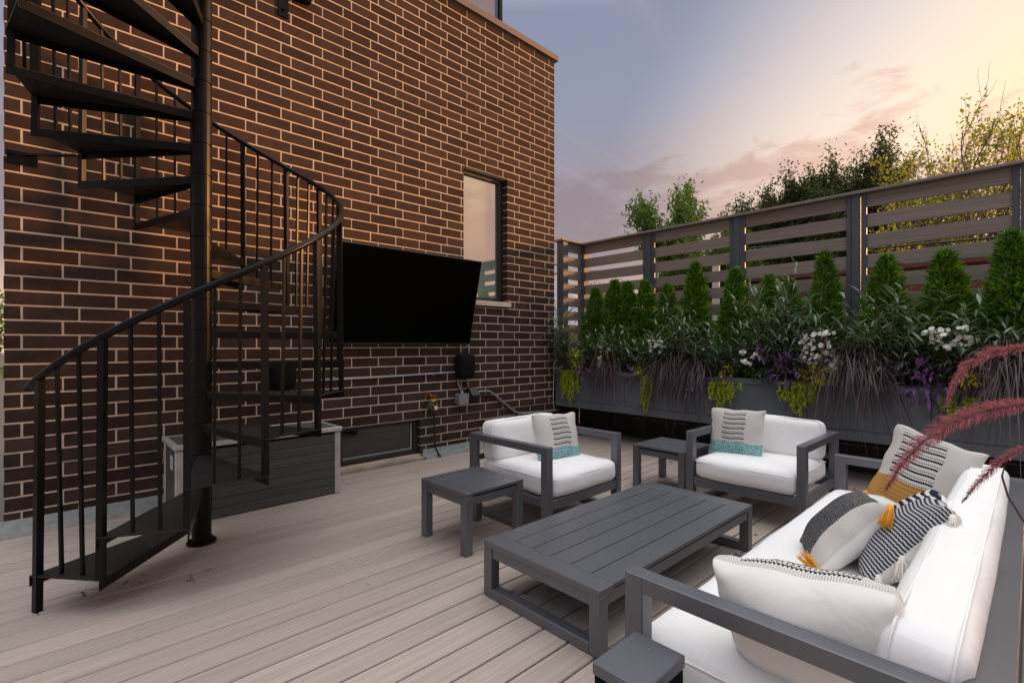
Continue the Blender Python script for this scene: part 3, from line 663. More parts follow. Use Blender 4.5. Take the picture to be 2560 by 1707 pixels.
def rcushion(hx, hy, hz, r, n=14, puff=(0, 0, 0), seed=0, sag=.012):
    """rounded puffy cushion centred at the origin"""
    vs = {}; V = []; F = []
    def pt(i, j, k):
        key = (i, j, k)
        if key in vs: return vs[key]
        u, v, w_ = 2 * i / n - 1, 2 * j / n - 1, 2 * k / n - 1
        def f(a): return math.copysign(abs(a) ** .8, a)
        def warp(t, h):
            e = r / h                     # dense samples near the rim
            return math.copysign(1 - (1 - abs(t)) ** 1.5, t)
        p = Vector((warp(u, hx) * hx, warp(v, hy) * hy, warp(w_, hz) * hz))
        inn = Vector([max(-h + r, min(h - r, c)) for c, h in zip(p, (hx, hy, hz))]); dd = p - inn
        if dd.length > 1e-6: p = inn + dd.normalized() * r
        fx, fy, fz = 1 - (p.x / hx) ** 2, 1 - (p.y / hy) ** 2, 1 - (p.z / hz) ** 2
        p.x += math.copysign(puff[0] * max(fy, 0) * max(fz, 0) ** .7, p.x) if abs(p.x) > hx * .5 else 0
        p.y += math.copysign(puff[1] * max(fx, 0) ** .7 * max(fz, 0) ** .7, p.y) if abs(p.y) > hy * .5 else 0
        p.z += math.copysign(puff[2] * max(fx, 0) ** .6 * max(fy, 0) ** .6, p.z) if abs(p.z) > hz * .4 else 0
        s_ = seed * 1.7
        p.z += sag * .35 * math.sin(p.x * 9 + s_) * math.cos(p.y * 11 + s_ * 2); p.y += sag * .3 * math.sin(p.x * 12 + s_ + p.z * 9); p.x += sag * .3 * math.sin(p.y * 13 + s_ + p.z * 7)
        vs[key] = len(V); V.append(tuple(p)); return vs[key]
    for i in range(n):
        for j in range(n):
            for kk, fl in ((0, 1), (n, 0)):
                for q in ([(i, j, kk), (i + 1, j, kk), (i + 1, j + 1, kk), (i, j + 1, kk)], [(kk, i, j), (kk, i + 1, j), (kk, i + 1, j + 1), (kk, i, j + 1)], [(j, kk, i), (j, kk, i + 1), (j + 1, kk, i + 1), (j + 1, kk, i)]):
                    ids = [pt(*a) for a in q]; F.append(tuple(reversed(ids)) if fl else tuple(ids))
    b = B(); b.v = V; b.f = F; return b
def place(ob, loc, rot=(0, 0, 0)): ob.location = loc; ob.rotation_euler = rot; return ob
def seam(hx, hy, hz, r, sz, n=10):
    """piping loop round the upper or lower rim"""
    pts = []; rc = max(r * 1.05, .02)
    for cx_, cy_, a0 in ((hx - rc, hy - rc, 0), (-hx + rc, hy - rc, 90), (-hx + rc, -hy + rc, 180), (hx - rc, -hy + rc, 270)):
        for k in range(5): a = R(a0 + k * 22.5); pts.append((cx_ + rc * math.cos(a), cy_ + rc * math.sin(a), sz))
    pts.append(pts[0]); b = B(); b.tube(pts, .0035, 6, False); return b
def seat_unit(name, label, cat, x0, x1, y0, y1, face, back_h=.69, bw=.058, n_back=1, grp=None, lean=.10, seat_front=0.0):
    """armchair or sofa. face is the way the sitter looks: '-Y', '-X' or '+Y'. (x0..x1, y0..y1) outer footprint"""
    ah = .62; t = thing(name, label, cat, ((x0 + x1) / 2, (y0 + y1) / 2, 0), 0, grp)
    o = ORG[t.name]; w = TW
    if face in ('-Y', '+Y'):
        for xa in (x0, x1 - w): loop_frame(B(), xa, xa + w, y0, y1, ah, 'Y', .062).build('arm_frame', M['alu'], t)
        f, k = (y0, y1) if face == '-Y' else (y1, y0); s = 1 if face == '-Y' else -1
        def yb(a, c): return (min(f + s * a, f + s * c), max(f + s * a, f + s * c))
        B().cbox(x0 + w, x1 - w, *yb(.010, .05), .185, .252, .003).build('front_rail', M['alu'], t)
        D_ = y1 - y0
        B().cbox(x0 + w, x1 - w, *yb(D_ - .055, D_ - .004), .185, .252, .003).build('rear_rail', M['alu'], t)
        for xa in (x0 + w * .25, x1 - w * .75 - .012): B().cbox(xa + (.02 if xa < (x0 + x1) / 2 else -.008), xa + .05 - (.0 if xa < (x0 + x1) / 2 else .02), *yb(.066, D_ - .066), .19, .2515, .003).build('side_rail', M['alu'], t)
        nsl = max(3, int((x1 - x0) / .22))
        for q in range(nsl): xx = x0 + w + .05 + q * ((x1 - x0 - 2 * w - .14) / max(nsl - 1, 1)); B().box(xx, xx + .05, *yb(.051, D_ - .056), .235, .2505).build('seat_slat', M['alu'], t)
        B().cbox(x0 + w, x1 - w, *yb(D_ - bw - .02, D_ - .0), ah - .05, ah - .0006, .003).build('top_rail', M['alu'], t)
        B().cbox(x0 + w, x1 - w, *yb(D_ - .05, D_ - .02), .40, .44, .003).build('back_rail', M['alu'], t)
        hx = (x1 - x0) / 2 - w - .004; hy = (D_ - .055 - .0) / 2 - .01
        c = rcushion(hx, hy, .082, .055, 16, (.004, .012, .012), len(t.name)).build('seat_cushion', M['cushion'], t, True, local=True)
        place(c, Vector(((x0 + x1) / 2, f + s * (hy - .004 + seat_front), .335)) - o)
        seam(hx, hy, .08, .055, .052).build('piping', M['cushion'], c, True, local=True)
        seglen = 2 * hx / n_back
        for q in range(n_back):
            hb_ = (back_h - .40) / 2 + .01; bx = x0 + w + .004 + seglen * (q + .5)
            c = rcushion(seglen / 2 - .004, hb_, .083, .055, 16, (.006, .008, .014), q + 3).build('back_cushion', M['cushion'], t, True, local=True)
            c.location = Vector((bx, f + s * (D_ - bw - .012 - .083), .405 + hb_)) - o
            c.rotation_euler = (R(90) + (-lean if s > 0 else lean), 0, 0)
            seam(seglen / 2 - .004, hb_, .083, .055, -.055 if s > 0 else .055).build('piping', M['cushion'], c, True, local=True)
            seam(seglen / 2 - .004, hb_, .083, .055, .055 if s > 0 else -.055).build('piping', M['cushion'], c, True, local=True)
    else:
        for ya in (y0, y1 - w): loop_frame(B(), x0, x1, ya, ya + w, ah, 'X', .062).build('arm_frame', M['alu'], t)
        D_ = x1 - x0
        B().cbox(x0 + .010, x0 + .05, y0 + w, y1 - w, .185, .252, .003).build('front_rail', M['alu'], t)
        B().cbox(x1 - .055, x1 - .004, y0 + w, y1 - w, .185, .252, .003).build('rear_rail', M['alu'], t)
        for ya in (y0 + .014, y1 - .050): B().cbox(x0 + .066, x1 - .066, ya, ya + .036, .19, .2515, .003).build('side_rail', M['alu'], t)
        for q in range(3): ys = y0 + w + .05 + q * ((y1 - y0 - 2 * w - .14) / 2); B().box(x0 + .051, x1 - .056, ys, ys + .05, .235, .2505).build('seat_slat', M['alu'], t)
        B().cbox(x1 - bw - .02, x1, y0 + w, y1 - w, ah - .05, ah - .0006, .003).build('top_rail', M['alu'], t)
        B().cbox(x1 - .05, x1 - .02, y0 + w, y1 - w, .40, .44, .003).build('back_rail', M['alu'], t)
        hy = (y1 - y0) / 2 - w - .004; hx = (D_ - .055) / 2 - .01
        c = rcushion(hx, hy, .082, .055, 16, (.012, .004, .012), 9).build('seat_cushion', M['cushion'], t, True, local=True)
        place(c, Vector((x0 + hx - .004, (y0 + y1) / 2, .335)) - o)
        seam(hx, hy, .08, .055, .052).build('piping', M['cushion'], c, True, local=True)
        hb_ = (back_h - .40) / 2 + .01
        c = rcushion(hy, hb_, .083, .055, 16, (.006, .008, .014), 5).build('back_cushion', M['cushion'], t, True, local=True)
        c.location = Vector((x1 - bw - .035 - .083, (y0 + y1) / 2, .405 + hb_)) - o; c.rotation_euler = (R(90) - lean, 0, R(-90))
        seam(hy, hb_, .083, .055, .055).build('piping', M['cushion'], c, True, local=True)
    return t
seat_unit('armchair', 'white cushioned grey metal armchair with its back to the brick wall', 'armchair', 2.455, 3.325, 2.252, 3.095, '-Y', grp='white cushioned armchairs')
seat_unit('armchair', 'white cushioned grey metal armchair with its back to the planter', 'armchair', 3.785, 4.630, 1.072, 1.942, '-X', grp='white cushioned armchairs')
seat_unit('sofa', 'long white cushioned sofa with a grey metal frame in the near right corner', 'sofa', 1.305, 3.712, .022, .872, '+Y', back_h=.665, bw=.062, lean=.12)

def slat_table(name, label, cat, x0, x1, y0, y1, h, axis, nslat, legw, side, grp=None):
    t = thing(name, label, cat, ((x0 + x1) / 2, (y0 + y1) / 2, 0), 0, grp); e = .002
    fw = side
    if axis == 'X':
        B().cbox(x0, x0 + fw, y0, y1, h - .034, h, .003).build('end_board', M['alu'], t); B().cbox(x1 - fw, x1, y0, y1, h - .034, h, .003).build('end_board', M['alu'], t)
        w = (y1 - y0) / nslat
        for k in range(nslat): B().cbox(x0 + fw + .0015, x1 - fw - .0015, y0 + k * w + (.0033 if k else 0), y0 + (k + 1) * w - (.0033 if k < nslat - 1 else 0), h - .020, h - .0006, .001).build('slat', M['alu'], t)
        bl = B(); bl.box(x0 + .05, x1 - .05, y0 + .02, y1 - .02, h - .034, h - .0205); bl.build('underframe', M['gap2'], t)  # solid black sheet; the shade in the slat gaps is put into its colour
    else:
        B().cbox(x0, x1, y0, y0 + fw, h - .034, h, .003).build('end_board', M['alu'], t); B().cbox(x0, x1, y1 - fw, y1, h - .034, h, .003).build('end_board', M['alu'], t)
        w = (x1 - x0) / nslat
        for k in range(nslat): B().cbox(x0 + k * w + (.0033 if k else 0), x0 + (k + 1) * w - (.0033 if k < nslat - 1 else 0), y0 + fw + .0015, y1 - fw - .0015, h - .020, h - .0006, .001).build('slat', M['alu'], t)
        bl = B(); bl.box(x0 + .02, x1 - .02, y0 + .05, y1 - .05, h - .034, h - .0205); bl.build('underframe', M['gap2'], t)  # same black sheet, painting the depth of the gaps dark
    for xa in (x0, x1 - legw):
        for ya in (y0, y1 - legw): B().cbox(xa + .0003, xa + legw - .0003, ya + .0003, ya + legw - .0003, .0015, h - .033, .003).build('leg', M['alu'], t)
    a0 = .008
    for (xa, xb, ya, yb_) in ((x0 + legw, x1 - legw, y0 + a0, y0 + .04), (x0 + legw, x1 - legw, y1 - .04, y1 - a0), (x0 + a0, x0 + .04, y0 + legw, y1 - legw), (x1 - .04, x1 - a0, y0 + legw, y1 - legw)):
        B().cbox(xa, xb, ya, yb_, h - .085, h - .0345, .002).build('apron', M['alu'], t)
    return t
slat_table('side_table', 'square grey metal side table nearer the staircase, beside the wall armchair', 'side table', 1.885, 2.388, 2.412, 2.912, .396, 'X', 4, .058, .06, 'square grey side tables')
slat_table('side_table', 'square grey metal side table in the corner between the two armchairs', 'side table', 3.975, 4.490, 2.058, 2.568, .395, 'Y', 4, .058, .06, 'square grey side tables')
ct = slat_table('coffee_table', 'long low grey slatted metal coffee table in the middle of the deck', 'coffee table', 1.677, 3.300, 1.241, 1.994, .2925, 'X', 6, .060, .105)
for xa in (1.677, 3.300 - .060): B().cbox(xa + .0006, xa + .0594, 1.241 + .06, 1.994 - .06, .002, .052, .003).build('floor_rail', M['alu'], ct)
pd = thing('pedestal', 'small dark grey metal pedestal at the bottom edge beside the sofa arm', 'pedestal', (1.13, .71, 0))
B().cbox(1.028, 1.228, .632, .786, .466, .500, .003).build('top', M['alu'], pd); B().cbox(1.031, 1.225, .635, .783, .002, .4655, .004).build('body', M['gap2'], pd)

# ------------------------------------------------------------------ throw pillows
def stripe_mat(name, kind):
    m = mat(name, (.80, .77, .73), .95, spec=.1); t = NT(m.node_tree); bs_ = next(n for n in t.n if n.type == 'BSDF_PRINCIPLED')
    uv = t.new('ShaderNodeUVMap').outputs[0]; sp = t.new('ShaderNodeSeparateXYZ'); t.put(sp.inputs[0], uv); u, v = sp.outputs[0], sp.outputs[1]
    tc = t.new('ShaderNodeTexCoord').outputs['Object']
    def per(x, n, duty, ph=0.0): return t.math('LESS_THAN', t.math('FRACT', t.math('ADD', t.math('MULTIPLY', x, n), ph)), duty)
    def band(x, a, b): return t.math('MULTIPLY', t.math('GREATER_THAN', x, a), t.math('LESS_THAN', x, b))
    wob = t.math('MULTIPLY', t.math('SINE', t.math('MULTIPLY', u, 260)), .0028)
    vv = t.math('ADD', v, wob)
    knit = t.math('MULTIPLY', t.math('SINE', t.math('MULTIPLY', u, 420)), t.math('SINE', t.math('MULTIPLY', v, 420)))
    fr = t.new('ShaderNodeGamma').outputs[0]
    base = t.mix(t.smooth(knit, -.4, .8), (.66, .64, .60), (.86, .83, .79))
    sp_n = t.noise(tc, 160, 2, .5)
    if kind in ('teal', 'orange'):
        colr = ((.10, .38, .39), (.2, .55, .55)) if kind == 'teal' else ((.52, .24, .05), (.74, .42, .14))
        n_ = 10.5
        strip = t.math('MAXIMUM', t.math('MULTIPLY', per(vv, n_, .24), 1.0), t.math('MULTIPLY', t.math('MULTIPLY', per(v, n_, .14, .55), per(u, 46, .6)), 1.0))
        cols = band(u, .30, .70) if kind == 'teal' else band(u, .12, .60)
        low = t.math('LESS_THAN', v, .32)
        c = t.mix(t.math('MULTIPLY', low, 1.0), base, t.mix(t.smooth(sp_n, .42, .62) if kind == 'teal' else t.smooth(knit, -.3, .6), colr[0], (.58, .76, .74) if kind == 'teal' else colr[1]))
        dash = t.math('MULTIPLY', t.math('MULTIPLY', per(v, n_ * 1.6, .16), per(u, 40, .62)), low)
        mask = t.math('MULTIPLY', cols, t.math('MAXIMUM', t.math('MULTIPLY', strip, t.math('SUBTRACT', 1.0, low)), dash))
        mask = t.math('MULTIPLY', mask, band(v, .03, .955))
        c = t.mix(mask, c, (.018, .018, .022))
    elif kind == 'grey':
        g1 = t.mix(t.smooth(sp_n, .35, .65), (.035, .037, .042), (.20, .20, .20))
        rib = t.mix(per(u, 13, .45), g1, t.mix(t.smooth(t.math('SINE', t.math('MULTIPLY', v, 330)), -.2, .5), (.020, .022, .028), (.24, .24, .25)))
        c = t.mix(band(v, .20, .78), t.mix(t.smooth(sp_n, .35, .65), (.06, .062, .066), (.22, .215, .20)), rib)
        c = t.mix(t.math('GREATER_THAN', u, .86), c, base)
    elif kind == 'navy':
        s1 = t.mix(per(t.math('ADD', vv, t.math('MULTIPLY', t.noise(tc, 7, 2), .06)), 15, .55), (.76, .74, .70), (.020, .024, .040))
        th = t.mix(per(vv, 30, .5), (.60, .60, .62), (.03, .035, .055))
        c = t.mix(t.smooth(u, .55, .60), s1, th)
    elif kind == 'edge':
        cols = band(u, .18, .82)
        thick = band(vv, .925, .950); d1 = t.math('MULTIPLY', band(v, .963, .978), per(u, 34, .45)); d2 = t.math('MULTIPLY', band(v, .89, .905), per(u, 34, .6)); th2 = band(vv, .985, .992)
        more = t.math('MULTIPLY', per(vv, 12, .25), t.math('LESS_THAN', v, .88))
        mask = t.math('MULTIPLY', cols, t.math('MAXIMUM', t.math('MAXIMUM', thick, d1), t.math('MAXIMUM', d2, t.math('MAXIMUM', th2, more))))
        c = t.mix(mask, base, (.020, .020, .024))
    t.put(bs_.inputs['Base Color'], c)
    b = t.new('ShaderNodeBump'); b.inputs['Strength'].default_value = .6; b.inputs['Distance'].default_value = .004; t.put(b.inputs['Height'], knit)
    b0 = t.new('ShaderNodeBump'); b0.inputs['Strength'].default_value = .5; b0.inputs['Distance'].default_value = .03; t.put(b0.inputs['Height'], t.noise(tc, 7, 3, .5, .6))
    t.l.new(b0.outputs[0], b.inputs['Normal']); t.l.new(b.outputs[0], bs_.inputs['Normal'])
    return m
def pillow(label, size, thick, front, back, loc, X_, Z_, n=30, corner=.10, squash=0.0, seed=1):
    """square pillow; local x = width, z = height, -y = front"""
    X_ = Vector(X_).normalized(); Z_ = Vector(Z_); Z_ = (Z_ - X_ * Z_.dot(X_)).normalized(); Y_ = Z_.cross(X_)
    t = bpy.data.objects.new('pillow', None); COL.objects.link(t); tag(t, label, 'pillow', 'patterned throw pillows')
    t.matrix_world = Matrix.Translation(Vector(loc)) @ Matrix((X_, Y_, Z_)).transposed().to_4x4(); ORG[t.name] = Vector((0, 0, 0))
    w, h_ = (size if isinstance(size, tuple) else (size, size)); rs = random.Random(seed); ph = [rs.uniform(0, 6) for _ in range(6)]
    for sgn, nm, m_ in ((-1, 'front_panel', front), (1, 'back_panel', back)):
        me = bpy.data.meshes.new(nm); V = []; F = []; UV = []
        for j in range(n + 1):
            for i in range(n + 1):
                u, v = 2 * i / n - 1, 2 * j / n - 1
                u = math.sin(u * PI / 2) ; v = math.sin(v * PI / 2)
                ex = 1 - corner * (1 - v * v) ** .0 * (1 - abs(v) ** 3.0) * abs(u) ** 2; ez = 1 - corner * (1 - abs(u) ** 3.0) * abs(v) ** 2
                x = u * ex * w / 2; z = v * ez * h_ / 2
                th = ((1 - u * u) * (1 - v * v)) ** .42 * thick / 2
                th *= 1 - squash * max(0, v) ** 2 * .3
                th += .006 * math.sin(u * 5 + ph[0]) * math.cos(v * 4 + ph[1]) * (1 - u * u) * (1 - v * v)
                edge = (1 - abs(u)) * (1 - abs(v))
                cc = max(0.0, abs(u) + abs(v) - 1.72) / .28; cc = min(cc, 1); x *= 1 - .055 * cc * cc; z *= 1 - .055 * cc * cc
                rim = min(1, 10 * min(1 - abs(u), 1 - abs(v)) + .0); th += .020 * max(0, abs(u * v)) ** 5 * (min(1, (1 - abs(u)) * 14) * min(1, (1 - abs(v)) * 14)) ** .5
                x += .004 * math.sin(v * 9 + ph[2]); z += .004 * math.sin(u * 8 + ph[3])
                th += .005 * math.exp(-min(1 - abs(u), 1 - abs(v)) * 8) * math.sin((u + v) * 22 + ph[4]) * min(1, 12 * min(1 - abs(u), 1 - abs(v)))
                V.append((x, sgn * th, z)); UV.append(((u + 1) / 2, (v + 1) / 2))
        for j in range(n):
            for i in range(n):
                a = j * (n + 1) + i; q = (a, a + 1, a + n + 2, a + n + 1); F.append(q if sgn < 0 else tuple(reversed(q)))
        me.from_pydata(V, [], F); me.update(); ul = me.uv_layers.new(name='UVMap')
        for lp in me.loops: ul.data[lp.index].uv = UV[lp.vertex_index]
        link(nm, me, m_, t, True)
    return t, w, h_
def tassel(t, p, d, m_, L=.085, n=34, seed=0, knot=.012):
    p, d = Vector(p), Vector(d).normalized(); rs = random.Random(seed); b = B(); a = d.orthogonal().normalized(); c = d.cross(a)
    for k in range(n):
        th = rs.uniform(0, 2 * PI); r_ = math.sqrt(rs.random()); off = (a * math.cos(th) + c * math.sin(th)) * r_; L_ = L * rs.uniform(.82, 1.05)
        b.tube([p + off * knot * .5, p + d * L_ * .3 + off * .016, p + d * L_ * .7 + off * .021, p + d * L_ + off * .024 + Vector((rs.uniform(-.004, .004), rs.uniform(-.004, .004), rs.uniform(-.004, .004)))], .0017, 4, True)
    o = b.build('tassel', m_, t, True, local=True)
    k_ = B(); k_.tube([p - d * .012, p, p + d * .014, p + d * .020], [knot * .6, knot, knot * .95, knot * .7], 10); k_.build('knot', m_, o, True, local=True)
MT, MO, MG, MN, ME = (stripe_mat('teal_striped_knit', 'teal'), stripe_mat('orange_striped_knit', 'orange'), stripe_mat('charcoal_knit', 'grey'), stripe_mat('navy_striped_knit', 'navy'), stripe_mat('edge_striped_knit', 'edge'))
pillow('white knit pillow with black stripes and a teal base on the wall armchair', (.47, .42), .16, MT, M['cream'], (2.975, 2.63, .568), (.97, -.12, -.04), (.04, .25, 1), seed=2, corner=.09)
pillow('white knit pillow with black stripes and a teal base on the planter side armchair', (.46, .43), .16, MT, M['cream'], (4.18, 1.70, .580), (.0, -1, .02), (.22, .05, 1), seed=5, corner=.09)
pillow('large striped knit pillow with an orange base at the far end of the sofa', (.41, .44), .15, MO, M['cream'], (3.42, .40, .625), (.12, -1, -.36), (.25, -.42, 1), seed=7, corner=.10)
t, w, h_ = pillow('half charcoal half white pillow with orange tassels in the middle of the sofa', (.385, .385), .19, MG, M['cream'], (2.43, .55, .545), (-.88, -.38, .12), (.22, -.66, .78), seed=9, corner=.10)
P4 = t
t5, w5, h5 = pillow('navy and cream striped pillow with cream tassels leaning on the sofa back', (.42, .42), .19, MN, M['cream'], (2.43, .345, .57), (-.97, -.20, .06), (.16, -.62, .80), seed=12, corner=.08)
pillow('cream pillow with a black stitched top edge against the near sofa arm', (.46, .37), .25, ME, M['cream'], (1.505, .415, .548), (0, 1, -.13), (-.38, 0, 1), seed=14, corner=.06)
for i, (sx, sz, dv) in enumerate(((1, 1, (.25, .35, -.9)), (1, -1, (.2, -.95, .10)), (-1, 1, (-.5, .2, -.4)))): tassel(P4, (sx * w / 2 * .96, 0, sz * h_ / 2 * .95), dv, M['yarn_orange'], .080, 40, i)
for i in range(4): tassel(t5, (w5 / 2 * (.96 - .05 * (i in (1, 2))), .004, h5 / 2 * (.88 - i * .52)), (.45, .45, -.65), M['yarn'], .090, 40, i + 5)
tassel(t5, (-w5 / 2 * .9, 0, -h5 / 2 * .9), (-.5, .5, -.3), M['yarn'], .08, 30, 20)

# ------------------------------------------------------------------ plants
def plant(name, label, cat, grp, loc): return thing(name, label, cat, loc, 0, grp)
def put_mesh(nm, V, F, m_, parent): return link(nm, fastmesh(nm, V, F), m_, parent)
def arb_mesh(seed, H=1.30, R0=.215, n=9000):
    rng = np.random.default_rng(seed); K = 8
    lx = np.concatenate([[0], rng.uniform(-.10, .10, K - 1)]); ly = np.concatenate([[0], rng.uniform(-.10, .10, K - 1)]); lh = np.concatenate([[1.0], rng.uniform(.55, .93, K - 1)]); lr = np.concatenate([[1.0], rng.uniform(.50, .80, K - 1)])
    k = rng.integers(0, K, n); k = np.where(rng.random(n) < .35, 0, k); t = rng.random(n) ** 1.15; th = rng.random(n) * 2 * PI
    prof = R0 * lr[k] * np.clip(1 - t, 0, 1) ** .70 * np.clip(.70 + t * 1.5, 0, 1) * (1 + .20 * np.sin(th * 3 + t * 11 + seed + k) + .12 * np.sin(th * 7 - t * 23))
    rr = prof * (.55 + .5 * rng.random(n) ** .5)
    o = np.stack([rr * np.cos(th) + lx[k] * (1 - t * .5), rr * np.sin(th) + ly[k] * (1 - t * .5), t * H * lh[k] + .02], 1)
    d = np.stack([np.cos(th) * .55, np.sin(th) * .55, np.full(n, .85)], 1) + rng.normal(size=(n, 3)) * .33
    L = rng.uniform(.045, .085, n); W = rng.uniform(.010, .020, n)
    return merge([blades(rng, o, d, L, W, np.full(n, .15), 2, 'leaf', flat=.2)])
ARB = [fastmesh('foliage', *arb_mesh(s)) for s in (1, 2, 3)]
stem_b = B().tube([(0, 0, 0), (0, 0, .6), (0, 0, 1.1)], [.018, .012, .004], 6)
STEM = bpy.data.meshes.new('trunk'); STEM.from_pydata(stem_b.v, [], stem_b.f); STEM.materials.append(M['bark'])
for m_ in ARB: m_.materials.append(M['arb'])
arbs = [(4.47, 2.17, 1.0, 'leftmost small arborvitae beside the fence corner post'), (4.13, 2.26, 1.05, 'second arborvitae from the left, broad with a split top'), (3.92, 2.22, .95, 'arborvitae overlapping the right side of the split topped one'),
        (3.64, 2.21, 1.0, 'arborvitae just left of the second dark fence post'), (3.30, 2.13, .9, 'short arborvitae just right of the second dark fence post'), (2.92, 2.37, 1.0, 'tall pointed arborvitae midway between the second and third fence posts'),
        (2.42, 2.24, 1.0, 'arborvitae directly in front of the third fence post'), (2.05, 2.12, .95, 'low rounded arborvitae right of the third fence post'), (1.84, 2.05, .85, 'smallest arborvitae half hidden by willowy leaves'),
        (1.50, 2.31, .92, 'slim pointed arborvitae left of the fourth fence post'), (.98, 2.20, 1.12, 'broad arborvitae just right of the fourth fence post'), (.55, 2.19, 1.10, 'cone shaped arborvitae between the fourth post and the right edge'), (.12, 2.30, 1.15, 'tall arborvitae cut by the right edge of the picture'), (-.5, 2.2, 1.0, None)]
for i, (yy, zt, ws, lb) in enumerate(arbs):
    if lb is None: continue
    p = plant('arborvitae', lb, 'arborvitae', 'small arborvitaes along the planter', (5.93, yy, .88)); me = ARB[i % 3]; sc = (zt - .88) / 1.36
    o = link('foliage', me, None, p); o.scale = (ws * 1.26, ws * 1.26, sc); o.rotation_euler = (0, 0, i * 1.3)
    o = link('trunk', STEM, None, p); o.scale = (1, 1, sc)
def willow_mesh(seed, H=.75, spread=.36, ns=34, nl=16, Ll=(.11, .20)):
    rng = np.random.default_rng(seed); O = []; D = []; st = B()
    for k in range(ns):
        a = rng.random() * 2 * PI; lean = rng.random() ** .7 * spread; h = H * rng.uniform(.55, 1.05); bx, by = rng.normal(size=2) * .05
        pts = [];
        for q in range(6):
            t = q / 5; pts.append((bx + math.cos(a) * lean * t ** 1.6, by + math.sin(a) * lean * t ** 1.6, h * t * (1 - .22 * t * lean / max(spread, .01))))
        st.tube(pts, [.0035, .003, .0028, .0024, .002, .0015], 4, False); P = np.array(pts)
        for q in range(nl):
            t = .22 + .78 * (q + rng.random() * .5) / nl; t = min(t, .999); f = t * 5; i = int(f); p = P[i] + (P[min(i + 1, 5)] - P[i]) * (f - i)
            aa = q * 2.4 + rng.random(); O.append(p); up = .55 + .5 * (t > .85); D.append((math.cos(aa), math.sin(aa), up + rng.normal() * .2))
    O = np.array(O); D = np.array(D); n = len(O)
    return blades(rng, O, D, rng.uniform(*Ll, n), rng.uniform(.014, .024, n), rng.uniform(.2, .7, n), 3, 'leaf', flat=.85), st
WIL = []
for s in (21, 22, 23):
    (V, F), st = willow_mesh(s); a = fastmesh('foliage', V, F); a.materials.append(M['willow']); b2 = bpy.data.meshes.new('stem'); b2.from_pydata(st.v, [], st.f); b2.materials.append(M['stem']); WIL.append((a, b2))
wil = [(5.49, 4.82, .84, 1.30, 1.1, 'willow leaved plant spilling past the brick corner at the left end of the planter'), (5.66, 3.80, .86, .80, 1.1, 'willow leaved plant spreading above the left fountain grass'), (5.70, 3.45, .86, .70, 1.0, 'willow leaved plant below the second fence post'),
       (5.68, 2.98, .86, 1.15, 1.1, 'willow leaved plant under the tall pointed arborvitae'), (5.62, 2.35, .86, .50, .9, 'low willow leaved plant with one large drooping leaf right of centre left'),
       (5.66, 1.90, .86, 1.42, 1.2, 'tall willow leaved plant left of the fourth fence post'), (5.68, 1.60, .86, 1.1, 1.1, 'willow leaved plant behind the white flowers'), (5.64, .90, .86, 1.12, 1.3, 'large willow leaved plant right of the big purple grass'), (5.66, .52, .86, .95, 1.25, 'willow leaved plant above the right white flowers'), (5.66, .22, .86, .85, 1.1, 'willow leaved plant near the right edge of the planter'),
       (5.58, 4.62, .86, .62, .9, 'low willow leaved plant behind the left lime plant'), (5.66, 4.15, .86, .78, 1.1, 'willow leaved plant under the broad split topped arborvitae'), (5.62, 3.25, .86, .62, 1.0, 'willow leaved plant right of the second creeping jenny trail'),
       (5.64, 2.62, .86, .80, 1.0, 'willow leaved plant in front of the third fence post'), (5.64, 2.12, .86, .82, 1.0, 'willow leaved plant above the small white flower clump'), (5.60, 1.42, .86, .62, .8, 'willow leaved plant behind the golden leaves')]
for i, (xx, yy, zz, hs, ws, lb) in enumerate(wil):
    hs *= 1.26
    p = plant('willow_leaf_plant', lb, 'plant', 'willow leaved plants in the planter', (xx, yy, zz))
    for me, nm in zip(WIL[i % 3], ('foliage', 'stem')): o = link(nm, me, None, p); o.scale = (ws, ws, hs); o.rotation_euler = (0, 0, i * 2.1)
def plume(rng, pts, n, L, W, m_, parent, ang=.9, stem_r=.0015, rad=1.0, nm='plume'):
    P = np.array(pts, float); seg = np.linalg.norm(np.diff(P, axis=0), axis=1); cum = np.concatenate([[0], np.cumsum(seg)]) / seg.sum()
    t = np.sort(rng.random(n)); o = np.stack([np.interp(t, cum, P[:, k]) for k in range(3)], 1); t2 = np.minimum(t + .02, 1); t1 = np.maximum(t - .02, 0)
    d = np.stack([np.interp(t2, cum, P[:, k]) - np.interp(t1, cum, P[:, k]) for k in range(3)], 1); d /= np.linalg.norm(d, axis=1, keepdims=True)
    rv = rng.normal(size=(n, 3)); rv -= (rv * d).sum(1, keepdims=True) * d; rv /= np.linalg.norm(rv, axis=1, keepdims=True)
    taper = np.clip(np.sin(PI * (t * .82 + .12)), .2, 1); V, F = blades(rng, o, d + rv * ang, L * taper * rng.uniform(.7, 1.2, n), np.full(n, W), np.zeros(n), 1, 'x', flat=.0)
    return put_mesh(nm, V, F, m_, parent)
def grass_mesh(seed, n=1500, H=(.16, .56), droop=(.5, 2.2)):
    rng = np.random.default_rng(seed); th = PI + rng.normal(size=n) * 1.5; out = rng.uniform(.10, 1.25, n)
    o = np.stack([rng.normal(size=n) * .05, rng.normal(size=n) * .085, rng.uniform(-.05, .14, n)], 1); d = np.stack([np.cos(th) * out, np.sin(th) * out, np.full(n, .8)], 1) + rng.normal(size=(n, 3)) * .30
    return blades(rng, o, d, rng.uniform(*H, n), rng.uniform(.0045, .0095, n), rng.uniform(*droop, n), 7, 'grass', flat=.75)
GR = [fastmesh('blades', *grass_mesh(s)) for s in (31, 32)]
for g_ in GR: g_.materials.append(M['purplegrass'])
